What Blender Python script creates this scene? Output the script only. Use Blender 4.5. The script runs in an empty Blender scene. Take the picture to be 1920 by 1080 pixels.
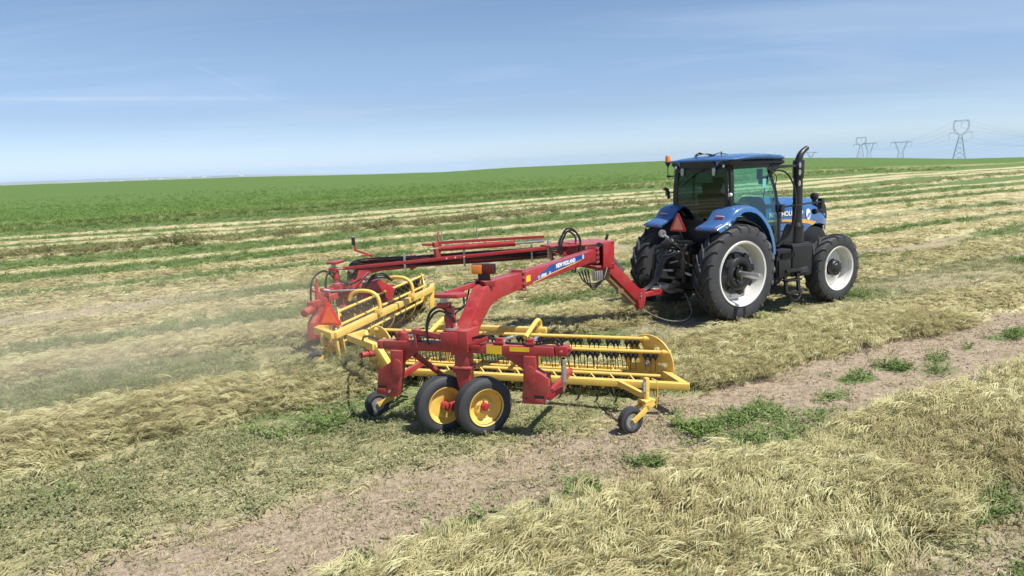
import bpy, bmesh, math, random
import numpy as np
from mathutils import Vector, Matrix, noise as mnoise
SKY_STR = .085; SKY_DUST = 0.0; SKY_OZ = 1.2; SKY_AIR = 1.25; SUN_STR = 4.8; EXPOSURE = .45; DENS = 1.0; HAZE = 9e-5; DUST = .42
random.seed(7); rng = np.random.default_rng(11)
S = bpy.context.scene
C = S.collection
PI = math.pi
R = math.radians

# ------------------------------------------------------------------ camera, sky, sun, exposure
CAM_H = 3.2; PITCH = .175; ROLL = .0435; FOC = 1280.0
cd = bpy.data.cameras.new('camera'); cam = bpy.data.objects.new('camera', cd); C.objects.link(cam)
cd.sensor_width = 36; cd.lens = 36*FOC/1920; cd.clip_end = 30000; cd.clip_start = .05
cam.matrix_world = Matrix.Translation((0, 0, CAM_H)) @ Matrix.Rotation(PI/2-PITCH, 4, 'X') @ Matrix.Rotation(-ROLL, 4, 'Z')
S.camera = cam

SUN_AZ = R(122); SUN_EL = R(60)        # azimuth clockwise from +Y
sun_dir = Vector((math.sin(SUN_AZ)*math.cos(SUN_EL), math.cos(SUN_AZ)*math.cos(SUN_EL), math.sin(SUN_EL)))
world = bpy.data.worlds.new('World'); S.world = world; world.use_nodes = True
wn = world.node_tree; wn.nodes.clear()
def N(nt, typ, **kw):
    n = nt.nodes.new(typ)
    for k, v in kw.items():
        if k.startswith('i_'):
            key = k[2:]
            n.inputs[int(key) if key.isdigit() else key.replace('_', ' ')].default_value = v
        else: setattr(n, k, v)
    return n
sky = N(wn, 'ShaderNodeTexSky', sky_type='NISHITA', sun_disc=False, sun_elevation=SUN_EL, sun_rotation=SUN_AZ,
        altitude=300, air_density=SKY_AIR, dust_density=SKY_DUST, ozone_density=SKY_OZ)
tcv = N(wn, 'ShaderNodeTexCoord'); nrm_ = N(wn, 'ShaderNodeVectorMath', operation='MAXIMUM'); wn.links.new(tcv.outputs['Generated'], nrm_.inputs[0]); nrm_.inputs[1].default_value = (-2, -2, .012)
wn.links.new(nrm_.outputs[0], sky.inputs[0])          # below the horizon the haze of the horizon goes on
bg = N(wn, 'ShaderNodeBackground', i_Strength=SKY_STR*1.5)
wo = N(wn, 'ShaderNodeOutputWorld')
tc = N(wn, 'ShaderNodeTexCoord')
# thin cirrus: stretched noise on a plane high above (direction / z)
sx = N(wn, 'ShaderNodeSeparateXYZ'); wn.links.new(tc.outputs['Generated'], sx.inputs[0])
zz = N(wn, 'ShaderNodeMath', operation='ADD'); zz.inputs[1].default_value = .06; wn.links.new(sx.outputs[2], zz.inputs[0])
dx = N(wn, 'ShaderNodeMath', operation='DIVIDE'); wn.links.new(sx.outputs[0], dx.inputs[0]); wn.links.new(zz.outputs[0], dx.inputs[1])
dy = N(wn, 'ShaderNodeMath', operation='DIVIDE'); wn.links.new(sx.outputs[1], dy.inputs[0]); wn.links.new(zz.outputs[0], dy.inputs[1])
cx = N(wn, 'ShaderNodeCombineXYZ'); wn.links.new(dx.outputs[0], cx.inputs[0]); wn.links.new(dy.outputs[0], cx.inputs[1])
mp = N(wn, 'ShaderNodeMapping'); mp.inputs['Rotation'].default_value = (0, 0, R(-12)); mp.inputs['Scale'].default_value = (.32, .95, 1)
wn.links.new(cx.outputs[0], mp.inputs[0])
cn = N(wn, 'ShaderNodeTexNoise', i_Scale=.9, i_Detail=9.0, i_Roughness=.58, i_Distortion=.8); wn.links.new(mp.outputs[0], cn.inputs['Vector'])
cr = N(wn, 'ShaderNodeMapRange', i_1=.48, i_2=.85, i_3=0.0, i_4=.26); wn.links.new(cn.outputs[0], cr.inputs[0])
cm = N(wn, 'ShaderNodeMix', data_type='RGBA'); # an old contrail: the great circle through two points of the sky, broken up by noise
def _d(px, py): return (cam.matrix_world.to_3x3() @ Vector(((px-960)/FOC, -(py-540)/FOC, -1))).normalized()
def trail(p, q, wid, amt, c):
    a_, b_ = _d(*p), _d(*q); n_ = a_.cross(b_).normalized(); m_ = (a_+b_).normalized(); half = math.acos(a_.dot(b_))/2
    nv = N(wn, 'ShaderNodeVectorMath', operation='NORMALIZE'); wn.links.new(tc.outputs['Generated'], nv.inputs[0])
    def dot(v): x = N(wn, 'ShaderNodeVectorMath', operation='DOT_PRODUCT'); wn.links.new(nv.outputs[0], x.inputs[0]); x.inputs[1].default_value = v; return x.outputs['Value']
    ab = N(wn, 'ShaderNodeMath', operation='ABSOLUTE'); wn.links.new(dot(n_), ab.inputs[0])
    e1 = N(wn, 'ShaderNodeMapRange', interpolation_type='SMOOTHSTEP', i_1=0.0, i_2=wid, i_3=1.0, i_4=0.0); wn.links.new(ab.outputs[0], e1.inputs[0])
    e2 = N(wn, 'ShaderNodeMapRange', interpolation_type='SMOOTHSTEP', i_1=math.cos(half*1.05), i_2=math.cos(half*.75), i_3=0.0, i_4=1.0); wn.links.new(dot(m_), e2.inputs[0])
    nz = N(wn, 'ShaderNodeTexNoise', i_Scale=14.0, i_Detail=4.0); wn.links.new(tc.outputs['Generated'], nz.inputs['Vector']); e3 = N(wn, 'ShaderNodeMapRange', i_1=.3, i_2=.65, i_3=.25, i_4=1.0); wn.links.new(nz.outputs[0], e3.inputs[0])
    r_ = e1.outputs[0]
    for k_ in (e2.outputs[0], e3.outputs[0]): x = N(wn, 'ShaderNodeMath', operation='MULTIPLY'); wn.links.new(r_, x.inputs[0]); wn.links.new(k_, x.inputs[1]); r_ = x.outputs[0]
    x = N(wn, 'ShaderNodeMath', operation='MULTIPLY_ADD'); x.inputs[1].default_value = amt; wn.links.new(r_, x.inputs[0]); wn.links.new(c, x.inputs[2]); return x.outputs[0]
_c = trail((-600, 190), (560, 183), .0042, .22, cr.outputs[0]); _c = trail((360, 120), (520, 192), .003, .10, _c)
wn.links.new(_c, cm.inputs[0])
tint = N(wn, 'ShaderNodeMix', data_type='RGBA', blend_type='MULTIPLY'); tint.inputs[0].default_value = 1; wn.links.new(sky.outputs[0], tint.inputs[6]); 
ns_ = N(wn, 'ShaderNodeVectorMath', operation='NORMALIZE'); wn.links.new(tc.outputs['Generated'], ns_.inputs[0]); se_ = N(wn, 'ShaderNodeSeparateXYZ'); wn.links.new(ns_.outputs[0], se_.inputs[0])
hr = N(wn, 'ShaderNodeValToRGB'); wn.links.new(se_.outputs[2], hr.inputs[0]); el_ = hr.color_ramp.elements      # milky summer air: bluer low down, the same all round
el_[0].position, el_[0].color = 0.0, (.47, .61, 1.02, 1); el_[1].position, el_[1].color = .26, (.485, .53, .625, 1)
for p_, c_ in ((.025, (.485, .617, 1.0)), (.08, (.43, .495, .73)), (.155, (.50, .545, .685))): el_.new(p_).color = (*c_, 1)
wn.links.new(hr.outputs[0], tint.inputs[7])
wn.links.new(tint.outputs[2], cm.inputs[6]); cm.inputs[7].default_value = (5.2, 5.7, 6.5, 1)
wn.links.new(cm.outputs[2], bg.inputs[0]); wn.links.new(bg.outputs[0], wo.inputs[0])

sd = bpy.data.lights.new('sun', 'SUN'); sd.energy = SUN_STR; sd.angle = R(.55); sd.color = (1.0, .955, .88)
so = bpy.data.objects.new('sun', sd); C.objects.link(so); so.rotation_euler = sun_dir.to_track_quat('Z', 'Y').to_euler()
S.view_settings.view_transform = 'Standard'; S.view_settings.look = 'None'
S.view_settings.exposure = EXPOSURE; S.view_settings.gamma = 1.0; S.view_settings.use_curve_mapping = False
S.cycles.max_bounces = 8; S.cycles.transparent_max_bounces = 16; S.cycles.volume_bounces = 1
S.cycles.use_denoising = True

# ------------------------------------------------------------------ frames of reference
YAW = R(29.1); T0 = Vector((3.93, 14.04, 0))       # the tractor's rear axle; rows run along YAW
EU = Vector((math.cos(YAW), math.sin(YAW), 0)); EV = Vector((-math.sin(YAW), math.cos(YAW), 0))
def W3(u, v, z=0.0): return T0+EU*u+EV*v+Vector((0, 0, z))
def uv_of(x, y):
    dx_, dy_ = x-T0.x, y-T0.y
    return dx_*EU.x+dy_*EU.y, dx_*EV.x+dy_*EV.y

# ------------------------------------------------------------------ materials
MATS = {}
def mat(name, col, rough=.5, metal=0.0, coat=0.0, var=.06, scale=6.0, bump=0.0, bscale=40.0, dust=0.0, spec=.5, dustcol=(.42, .36, .25)):
    if name in MATS: return MATS[name]
    m = bpy.data.materials.new(name); m.use_nodes = True; nt = m.node_tree; b = nt.nodes['Principled BSDF']
    b.inputs['Roughness'].default_value = rough; b.inputs['Metallic'].default_value = metal
    b.inputs['Coat Weight'].default_value = coat; b.inputs['Coat Roughness'].default_value = .06
    b.inputs['Specular IOR Level'].default_value = spec
    t = N(nt, 'ShaderNodeTexCoord'); n = N(nt, 'ShaderNodeTexNoise', i_Scale=scale, i_Detail=6.0, i_Roughness=.62)
    nt.links.new(t.outputs['Object'], n.inputs['Vector'])
    r = N(nt, 'ShaderNodeMapRange', i_1=.3, i_2=.7, i_3=1-var*2, i_4=1+var*1.5); nt.links.new(n.outputs[0], r.inputs[0])
    mx = N(nt, 'ShaderNodeMix', data_type='RGBA', blend_type='MULTIPLY'); mx.inputs[0].default_value = 1
    mx.inputs[6].default_value = (*col, 1); nt.links.new(r.outputs[0], mx.inputs[7])
    out = mx.outputs[2]
    if dust > 0:
        n2 = N(nt, 'ShaderNodeTexNoise', i_Scale=scale*.7, i_Detail=8.0, i_Roughness=.7); nt.links.new(t.outputs['Object'], n2.inputs['Vector'])
        r2 = N(nt, 'ShaderNodeMapRange', i_1=.42, i_2=.75, i_3=dust*.25, i_4=dust); nt.links.new(n2.outputs[0], r2.inputs[0])
        ge = N(nt, 'ShaderNodeNewGeometry'); sz = N(nt, 'ShaderNodeSeparateXYZ'); nt.links.new(ge.outputs['Normal'], sz.inputs[0]); uz = N(nt, 'ShaderNodeMapRange', i_1=.3, i_2=1.0, i_3=.75, i_4=1.9); nt.links.new(sz.outputs[2], uz.inputs[0]); mm = N(nt, 'ShaderNodeMath', operation='MULTIPLY', use_clamp=True); nt.links.new(r2.outputs[0], mm.inputs[0]); nt.links.new(uz.outputs[0], mm.inputs[1]); r2 = mm
        m2 = N(nt, 'ShaderNodeMix', data_type='RGBA'); nt.links.new(r2.outputs[0], m2.inputs[0]); nt.links.new(out, m2.inputs[6])
        m2.inputs[7].default_value = (*dustcol, 1); out = m2.outputs[2]
        r3 = N(nt, 'ShaderNodeMapRange', i_1=.4, i_2=.75, i_3=rough, i_4=min(1, rough+.3)); nt.links.new(n2.outputs[0], r3.inputs[0]); nt.links.new(r3.outputs[0], b.inputs['Roughness'])
    nt.links.new(out, b.inputs['Base Color'])
    if bump > 0:
        n3 = N(nt, 'ShaderNodeTexNoise', i_Scale=bscale, i_Detail=4.0); nt.links.new(t.outputs['Object'], n3.inputs['Vector'])
        bp = N(nt, 'ShaderNodeBump', i_Strength=bump, i_Distance=.01); nt.links.new(n3.outputs[0], bp.inputs['Height']); nt.links.new(bp.outputs[0], b.inputs['Normal'])
    MATS[name] = m; return m
def glass(name, col, rough=.02, alpha=.6):
    """tinted pane: transparent tint mixed with a sharp reflection"""
    m = bpy.data.materials.new(name); m.use_nodes = True; nt = m.node_tree; nt.nodes.clear()
    o = N(nt, 'ShaderNodeOutputMaterial'); tr = N(nt, 'ShaderNodeBsdfTransparent'); tr.inputs[0].default_value = (*col, 1)
    gl = N(nt, 'ShaderNodeBsdfGlossy'); gl.inputs['Roughness'].default_value = rough; gl.inputs[0].default_value = (.9, .95, 1, 1)
    lw = N(nt, 'ShaderNodeLayerWeight', i_Blend=.5); pw = N(nt, 'ShaderNodeMath', operation='POWER'); pw.inputs[1].default_value = 4.0; nt.links.new(lw.outputs['Facing'], pw.inputs[0]); ad = N(nt, 'ShaderNodeMath', operation='MULTIPLY_ADD'); ad.inputs[1].default_value = .85; ad.inputs[2].default_value = alpha
    nt.links.new(pw.outputs[0], ad.inputs[0]); mx = N(nt, 'ShaderNodeMixShader'); nt.links.new(ad.outputs[0], mx.inputs[0])
    nt.links.new(tr.outputs[0], mx.inputs[1]); nt.links.new(gl.outputs[0], mx.inputs[2]); nt.links.new(mx.outputs[0], o.inputs[0])
    MATS[name] = m; return m
RED = mat('red_paint', (.38, .008, .020), .36, coat=.3, dust=.17, scale=7, var=.07)
REDD = mat('dusty_red_paint', (.36, .014, .022), .46, coat=.15, dust=.27, scale=6)
YEL = mat('yellow_paint', (.83, .54, .10), .38, coat=.3, dust=.2, scale=4, var=.05, dustcol=(.62, .53, .33))
BLUE = mat('blue_paint', (.030, .125, .335), .24, coat=.8, dust=.09, scale=4, var=.03)
BLACKP = mat('black_plastic', (.010, .011, .014), .38, dust=.025, scale=5)
BLACKM = mat('black_metal', (.010, .010, .012), .30, dust=.03, scale=6, coat=.2)
RUB = mat('tyre_rubber', (.030, .031, .034), .62, dust=.42, scale=2.5, bump=.15, bscale=60, dustcol=(.13, .125, .12))
RUBF = mat('rake_tyre_rubber', (.036, .038, .042), .6, dust=.28, scale=2.5, bump=.15, bscale=60, dustcol=(.14, .14, .14))
WHITE = mat('white_paint', (.78, .77, .73), .36, coat=.3, dust=.26, scale=3, dustcol=(.5, .44, .34))
CHROME = mat('bright_steel', (.66, .66, .65), .30, metal=.9, dust=.12)
ZINC = mat('zinc_steel', (.50, .50, .49), .42, metal=.8, dust=.15)
HOSE = mat('hose_rubber', (.014, .014, .015), .38, coat=.15)
REFR = mat('red_reflector', (.55, .012, .025), .3, coat=.5)
REFW = mat('white_lens', (.8, .8, .8), .15, coat=.6)
AMB = mat('amber_lens', (.80, .24, .03), .2, coat=.6)
SMVO = mat('fluorescent_orange', (1.0, .16, .05), .5)
SMVT = mat('fluorescent_salmon', (1.0, .33, .18), .5)
YST = mat('yellow_sticker', (.85, .55, .03), .4)
DEC = mat('blue_decal', (.012, .075, .32), .35, coat=.3)
PRINT = mat('white_print', (.82, .82, .82), .4, var=.01)
GOLD = mat('gold_print', (.80, .42, .10), .4, var=.01)
CLOTH = mat('dark_cloth', (.03, .035, .05), .9)
SKIN = mat('skin', (.42, .23, .15), .55)
SEAT = mat('seat_fabric', (.035, .04, .05), .85)
TEAL = mat('pale_trim', (.35, .42, .42), .6)
WOOD = mat('worn_brown', (.24, .13, .07), .7)
GL_SIDE = glass('green_tinted_glass', (.70, .93, .90), alpha=.045)
GL_REAR = glass('dark_rear_glass', (.24, .28, .37), alpha=.04)
GL_FRONT = glass('front_glass', (.80, .94, .92), alpha=.02)

# ------------------------------------------------------------------ mesh helpers
OFF = Vector((0, 0, 0))          # origin of the thing being built, in its builder's coordinates
class MB:
    def __init__(s): s.v = []; s.f = []
    def add(s, v, f):
        o = len(s.v); s.v += [Vector(p) for p in v]; s.f += [tuple(i+o for i in q) for q in f]; return s
    def box(s, c, d, rot=None, M=None):
        c = Vector(c); hx, hy, hz = d[0]/2, d[1]/2, d[2]/2
        pts = [Vector((x, y, z)) for x in (-hx, hx) for y in (-hy, hy) for z in (-hz, hz)]
        m = M if M is not None else (Matrix.Identity(3) if rot is None else Matrix.Rotation(rot[2], 3, 'Z') @ Matrix.Rotation(rot[1], 3, 'Y') @ Matrix.Rotation(rot[0], 3, 'X'))
        s.add([c+m @ p for p in pts], [(0, 1, 3, 2), (4, 6, 7, 5), (0, 4, 5, 1), (2, 3, 7, 6), (0, 2, 6, 4), (1, 5, 7, 3)]); return s
    def beam(s, a, b, w, h, up=(0, 0, 1), w2=None, h2=None):
        """box section from a to b, w sideways, h along up"""
        a = Vector(a); b = Vector(b); t = (b-a).normalized(); up = Vector(up)
        if abs(t.dot(up.normalized())) > .995: up = Vector((1, 0, 0)) if abs(t.x) < .9 else Vector((0, 1, 0))
        sd_ = t.cross(up).normalized(); u2 = sd_.cross(t).normalized()
        w2 = w if w2 is None else w2; h2 = h if h2 is None else h2
        P = []
        for p, ww, hh in ((a, w, h), (b, w2, h2)):
            for i, j in ((-1, -1), (1, -1), (1, 1), (-1, 1)): P.append(p+sd_*i*ww/2+u2*j*hh/2)
        s.add(P, [(3, 2, 1, 0), (4, 5, 6, 7)]+[(i, (i+1) % 4, 4+(i+1) % 4, 4+i) for i in range(4)]); return s
    def tube(s, pts, r, n=8, r2=None, smooth=0, cap=True):
        P = [Vector(p) for p in pts]
        if smooth: P = spline(P, smooth)
        m = len(P); rings = []; prev = None
        for i, p in enumerate(P):
            t = (P[min(i+1, m-1)]-P[max(i-1, 0)]).normalized()
            if prev is None: nrm = t.orthogonal().normalized()
            else: nrm = (prev-t*prev.dot(t)).normalized()
            prev = nrm; bn = t.cross(nrm); k = i/(m-1) if m > 1 else 0; rr = r if r2 is None else r+(r2-r)*k
            rings.append([p+(nrm*math.cos(a)+bn*math.sin(a))*rr for a in [2*PI*j/n for j in range(n)]])
        v = [q for rg in rings for q in rg]
        f = [(i*n+j, i*n+(j+1) % n, (i+1)*n+(j+1) % n, (i+1)*n+j) for i in range(m-1) for j in range(n)]
        if cap: f += [tuple(range(n-1, -1, -1)), tuple((m-1)*n+j for j in range(n))]
        s.add(v, f); return s
    def cyl(s, a, b, r, n=16, r2=None): return s.tube([a, b], r, n, r2)
    def lathe(s, prof, c=(0, 0, 0), axis='Y', n=32, closed=False):
        """prof: (radius, along) pairs round the axis"""
        c = Vector(c); v = []; m = len(prof)
        for k in range(n):
            a = 2*PI*k/n; ca, sa = math.cos(a), math.sin(a)
            for r_, h in prof:
                v.append(c+(Vector((ca*r_, h, sa*r_)) if axis == 'Y' else Vector((ca*r_, sa*r_, h)) if axis == 'Z' else Vector((h, ca*r_, sa*r_))))
        rg = m if closed else m-1
        f = [(k*m+i, k*m+(i+1) % m, ((k+1) % n)*m+(i+1) % m, ((k+1) % n)*m+i) for k in range(n) for i in range(rg)]
        s.add(v, f); return s
    def prism(s, out, a, b, axis='Y', M=None, scale_b=1.0):
        """outline in the plane across the axis, from a to b along it"""
        def P(p, h):
            q = Vector((p[0], h, p[1])) if axis == 'Y' else Vector((p[0], p[1], h)) if axis == 'Z' else Vector((h, p[0], p[1]))
            return M @ q if M is not None else q
        n = len(out); cx_ = sum(p[0] for p in out)/n; cy_ = sum(p[1] for p in out)/n
        ob = [(cx_+(p[0]-cx_)*scale_b, cy_+(p[1]-cy_)*scale_b) for p in out]
        v = [P(p, a) for p in out]+[P(p, b) for p in ob]
        s.add(v, [tuple(range(n-1, -1, -1)), tuple(range(n, 2*n))]+[(i, (i+1) % n, n+(i+1) % n, n+i) for i in range(n)]); return s
    def loft(s, rings, cap=True, close=True):
        n = len(rings[0]); v = [Vector(p) for r_ in rings for p in r_]; m = len(rings); k = n if close else n-1
        f = [(i*n+j, i*n+(j+1) % n, (i+1)*n+(j+1) % n, (i+1)*n+j) for i in range(m-1) for j in range(k)]
        if cap: f += [tuple(range(n-1, -1, -1)), tuple((m-1)*n+j for j in range(n))]
        s.add(v, f); return s
    def build(s, name, material, parent=None, bev=0.0, ang=35, seg=2, off=None, mesh_only=False):
        o_ = OFF if off is None else Vector(off)
        me = bpy.data.meshes.new(name); me.from_pydata([tuple(p-o_) for p in s.v], [], s.f); 
        bm = bmesh.new(); bm.from_mesh(me)
        bmesh.ops.recalc_face_normals(bm, faces=bm.faces)
        if bev > 0:
            es = [e for e in bm.edges if len(e.link_faces) == 2 and e.calc_face_angle(0) > R(25)]
            bmesh.ops.bevel(bm, geom=es, offset=bev, segments=seg, profile=.6, affect='EDGES', clamp_overlap=True)
        bm.to_mesh(me); bm.free()
        me.polygons.foreach_set('use_smooth', [True]*len(me.polygons)); me.set_sharp_from_angle(angle=R(ang)); me.update()
        me.materials.append(material)
        if mesh_only: return me
        o = bpy.data.objects.new(name, me); C.objects.link(o)
        if parent is not None: o.parent = parent
        return o
def spline(P, k):
    out = []; n = len(P)
    for i in range(n-1):
        p0, p1, p2, p3 = P[max(i-1, 0)], P[i], P[i+1], P[min(i+2, n-1)]
        for j in range(k):
            t = j/k; out.append(.5*((2*p1)+(p2-p0)*t+(2*p0-5*p1+4*p2-p3)*t*t+(3*p1-p0-3*p2+p3)*t**3))
    out.append(P[-1]); return out
def tag(o, label=None, cat=None, group=None, kind=None):
    if label: o['label'] = label
    if cat: o['category'] = cat
    if group: o['group'] = group
    if kind: o['kind'] = kind
    return o
def thing(name, label, cat, loc=(0, 0, 0), rotz=0, group=None):
    o = bpy.data.objects.new(name, None); C.objects.link(o); o.location = loc; o.rotation_euler = (0, 0, rotz); o.empty_display_size = .3
    return tag(o, label, cat, group)
def mirror(pts): return [(p[0], -p[1], p[2]) for p in pts]
def text_part(name, body, material, parent, M, size, ext=.001, bold=0.0, shear=0.0, sx_=1.0):
    """flat lettering, turned into a mesh; M places its baseline (x right, y up, z out)"""
    cu = bpy.data.curves.new(name, 'FONT'); cu.body = body; cu.size = size; cu.extrude = ext; cu.offset = bold; cu.shear = shear
    tmp = bpy.data.objects.new(name, cu); C.objects.link(tmp)
    dg = bpy.context.evaluated_depsgraph_get(); me = bpy.data.meshes.new_from_object(tmp.evaluated_get(dg)); bpy.data.objects.remove(tmp)
    me.transform(Matrix.Scale(sx_, 4, (1, 0, 0))); me.transform(M); me.transform(Matrix.Translation(-OFF)); me.materials.clear(); me.materials.append(material)
    o = bpy.data.objects.new(name, me); C.objects.link(o); o.parent = parent; return o
def face_matrix(origin, xdir, up):
    x = Vector(xdir).normalized(); z = x.cross(Vector(up)).normalized(); y = z.cross(x)
    m = Matrix((x, y, z)).transposed().to_4x4(); m.translation = Vector(origin); return m
# ------------------------------------------------------------------ terrain
def _hash(ix, iy, s):
    h = (ix.astype(np.int64)*374761393+iy.astype(np.int64)*668265263+s*1442695041) & 0xffffffff
    h = ((h ^ (h >> 13))*1274126177) & 0xffffffff
    return ((h ^ (h >> 16)) & 0xffff)/65535.0
def vnoise(x, y, s=0):
    x = np.asarray(x, float); y = np.asarray(y, float)
    ix = np.floor(x); iy = np.floor(y); fx = x-ix; fy = y-iy; fx = fx*fx*(3-2*fx); fy = fy*fy*(3-2*fy); ix = ix.astype(int); iy = iy.astype(int)
    a = _hash(ix, iy, s); b = _hash(ix+1, iy, s); c = _hash(ix, iy+1, s); d = _hash(ix+1, iy+1, s)
    return (a*(1-fx)+b*fx)*(1-fy)+(c*(1-fx)+d*fx)*fy
def fbm(x, y, s=0, o=4):
    t = 0; a = 1; w = 0
    for i in range(o): t = t+a*vnoise(x*2**i, y*2**i, s+i*17); w += a; a *= .5
    return t/w
def sm(a, b, x): t = np.clip((x-a)/(b-a), 0, 1); return t*t*(3-2*t)
CREST = np.array([(-180, .1), (-60, .22), (-36.2, .219), (-30, .171), (-20.9, .099), (-17.1, .013), (-10.9, -.137), (-5.3, -.20), (-2.2, -.126), (.4, -.07), (12.6, -.073),
                  (18.3, -.157), (23, -.281), (28.3, -.519), (33.2, -.80), (36.8, -.847), (60, -.9), (180, .1)])
CREST_D = np.array([(-180, 300), (-40, 300), (0, 260), (20, 260), (36, 300), (180, 300)])
# swaths of mown hay: (v0, v1, strength)
SWATHS = [(-7.25, -5.62, 1.0), (-3.75, -1.9, 1.0), (.1, 2.3, .95), (3.6, 5.6, 1.0), (6.9, 9.1, 1.0), (11.0, 14.2, 1.0), (15.9, 18.2, 1.0), (21.5, 22.8, .9),
          (26.7, 28.6, .6), (34.4, 36.6, .95), (38.4, 40.6, .95), (43.0, 45.4, .95), (-12.4, -9.6, 1.0), (-17.5, -14.5, 1.0), (-22.5, -19.5, 1.0)]
def fields(x, y):
    """mown hay, green growth, bare soil and the crop beyond, each 0 to 1, and the height of the ground"""
    u, v = uv_of(x, y); d = np.hypot(x, y)
    far = sm(10, 60, d)
    calm = 1-.5*sm(4, 8, v); vw = v+(fbm(u*.35, v*.35, 3)-.5)*(.7+far*.3)+((fbm(u*2.2, v*2.2, 5, 3)-.5)*.45+(fbm(u*.9, v*.9, 19, 3)-.5)*.5)*calm
    hay = np.zeros_like(vw)
    for a, b, s in SWATHS:
        e = .16+.012*np.abs(v)
        hay = np.maximum(hay, s*sm(a-e, a+e, vw)*(1-sm(b-e, b+e, vw)))
    # where the rake has passed
    raked = (1-sm(-8.3, -7.4, u+(fbm(u, v, 8)-.5)*.9+np.abs(v)*.0))*sm(-4.2, -3.7, vw)*(1-sm(2.9, 3.4, vw))
    lane = np.abs(v)*1.08-7.2                                     # the swept side of the two baskets
    behind = (1-sm(-.25, .25, u-lane+ (fbm(u*1.3, v*1.3, 9)-.5)*.5))*(1-sm(3.5, 4.1, np.abs(vw+.3)))
    hay = hay*(1-.80*behind)
    wr = np.exp(-(np.abs(vw+.15)/.95)**3)*(1-sm(-8.2, -6.6, u))    # the new windrow
    wr = wr*(.55+.75*fbm(u*.8, v*.8, 12, 3))
    wr = np.clip(wr, 0, 1)
    old = np.exp(-(np.abs(vw-27.6)/.85)**3)*np.clip(.15+1.7*(fbm(u*.38, v*.3, 14, 3)-.15), .2, 1.2); old = np.clip(old*1.15, 0, 1.15)*(d < 400)
    bx, by = u+7.0, v+.55; al = bx*.68-by*.73; pe = -bx*.73-by*.68; under = sm(-.2, .1, al)*(1-sm(3.9, 4.2, al))*sm(-.75, -.45, pe)*(1-sm(1.0, 1.4, pe))
    hay = np.clip(np.maximum(hay, wr)*(1-.9*under), 0, 1)
    soil = np.maximum(sm(-5.65, -5.45, vw)*(1-sm(-3.85, -3.5, vw)), 1-sm(-8.0, -7.2, vw)) * (vw > -9.5)
    soil = np.maximum(soil, .8*sm(9.1, 9.6, vw)*(1-sm(10.6, 11.0, vw))*(1-sm(-12, -3, u)))
    soil = np.maximum(soil, .65*(1-.6*behind)*np.clip((fbm(u*.3, v*.6, 21, 3)-.55)*5, 0, 1))*(1-hay*.7)
    soil = np.maximum(soil, .85*sm(2.05, 2.25, vw)*(1-sm(2.8, 3.0, vw))*(u > -8)*0)
    green = np.clip((fbm(u*.25, v*.6, 31, 4)-.42)*4, 0, 1)
    strip = sm(-5.7, -5.5, vw)*(1-sm(-4.8, -4.55, vw))
    green = np.maximum(green, 0)*(1-soil*.85)
    blob = 0
    for (bu, bv, ru, rv) in PATCH: blob = np.maximum(blob, 1-sm(.25, 1.25, np.hypot((u-bu)/ru, (v-bv)/rv)+(fbm(u*2.4, v*2.4, 37, 3)-.5)*1.6))
    green = np.where(strip > .1, np.clip((fbm(u*.9+3.1, v*1.3, 33, 3)-.42)*3, 0, 1)*strip*.62, green); green = np.maximum(green, blob); strip = np.maximum(strip, blob)
    gap = np.clip(1-hay*1.6, 0, 1)*(vw > 5.4)*(1-sm(8.9, 9.1, vw)*(1-sm(10.9, 11.1, vw)))
    green = np.maximum(green, gap*np.clip(.20+1.1*(fbm(u*.12+9, v*.5, 35, 3)), 0, 1))
    green = np.maximum(green, sm(18.4, 18.9, vw)*(1-sm(20.9, 21.3, vw)))
    green = np.maximum(green, .9*sm(45.3, 46, vw)); green = np.maximum(green, .8*sm(41.3, 41.6, vw)*(1-sm(43.1, 43.4, vw))); green = np.maximum(green, .85*sm(23.1, 23.5, vw)*(1-sm(26.6, 27.2, vw)))
    green = np.maximum(green, .9*sm(32.6, 33, vw)*(1-sm(35.1, 35.5, vw)))
    green = np.maximum(green, .8*sm(14.3, 14.6, vw)*(1-sm(15.3, 15.6, vw)))
    green = np.maximum(green, .75*sm(5.7, 5.9, vw)*(1-sm(6.6, 6.9, vw))*(1-sm(-3, 2, u)))
    green = np.maximum(green, .85*sm(1.0, 1.5, vw)*(1-sm(3.0, 3.5, vw))*(1-sm(-9, -8, u)))
    edge = 50.0+3.2*sm(0, -25, u)+ (fbm(u*.1, 0*u, 41, 3)-.5)*4
    crop = sm(-.6, .6, v-edge)
    dry = sm(0, 5, v-edge)*(1-sm(9, 17, v-edge))
    # height
    z = (fbm(u*.7, v*.7, 51, 4)-.5)*.10+(fbm(u*.06, v*.06, 55, 2)-.5)*.5*sm(25, 60, d)
    z = z+hay*(1-wr)*(.07+.08*fbm(u*1.1, v*1.1, 57, 3))*(1-.6*sm(8, 16, d))+wr*(.05+.13*fbm(u*1.4, v*1.4, 59, 3))+old*(.05+.26*fbm(u*.9, v*.9, 61, 3))
    z = z+hay*(fbm(u*5, v*9, 63, 2)-.5)*.07*(1-sm(14, 30, d))
    z = z-.03*(soil > .5)
    # wheels stand on level ground
    for (a, b, rr) in FLAT: z = z*sm(rr*.55, rr*1.3, np.hypot(u-a, v-b))
    az = np.degrees(np.arctan2(x, y)); el = np.interp(az, CREST[:, 0], CREST[:, 1]); D = np.interp(az, CREST_D[:, 0], CREST_D[:, 1])
    hc = CAM_H+np.tan(np.radians(el))*D
    t = np.clip((d-60)/(D-60), 0, 1)
    up = hc*(t**1.35)
    dn = np.maximum(hc-.00016*np.maximum(d-D, 0)**1.5-.012*(d-D), -22); dn = np.minimum(dn, CAM_H+np.tan(np.radians(el-.06-.12*sm(0, 400, d-D)))*d)
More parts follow.
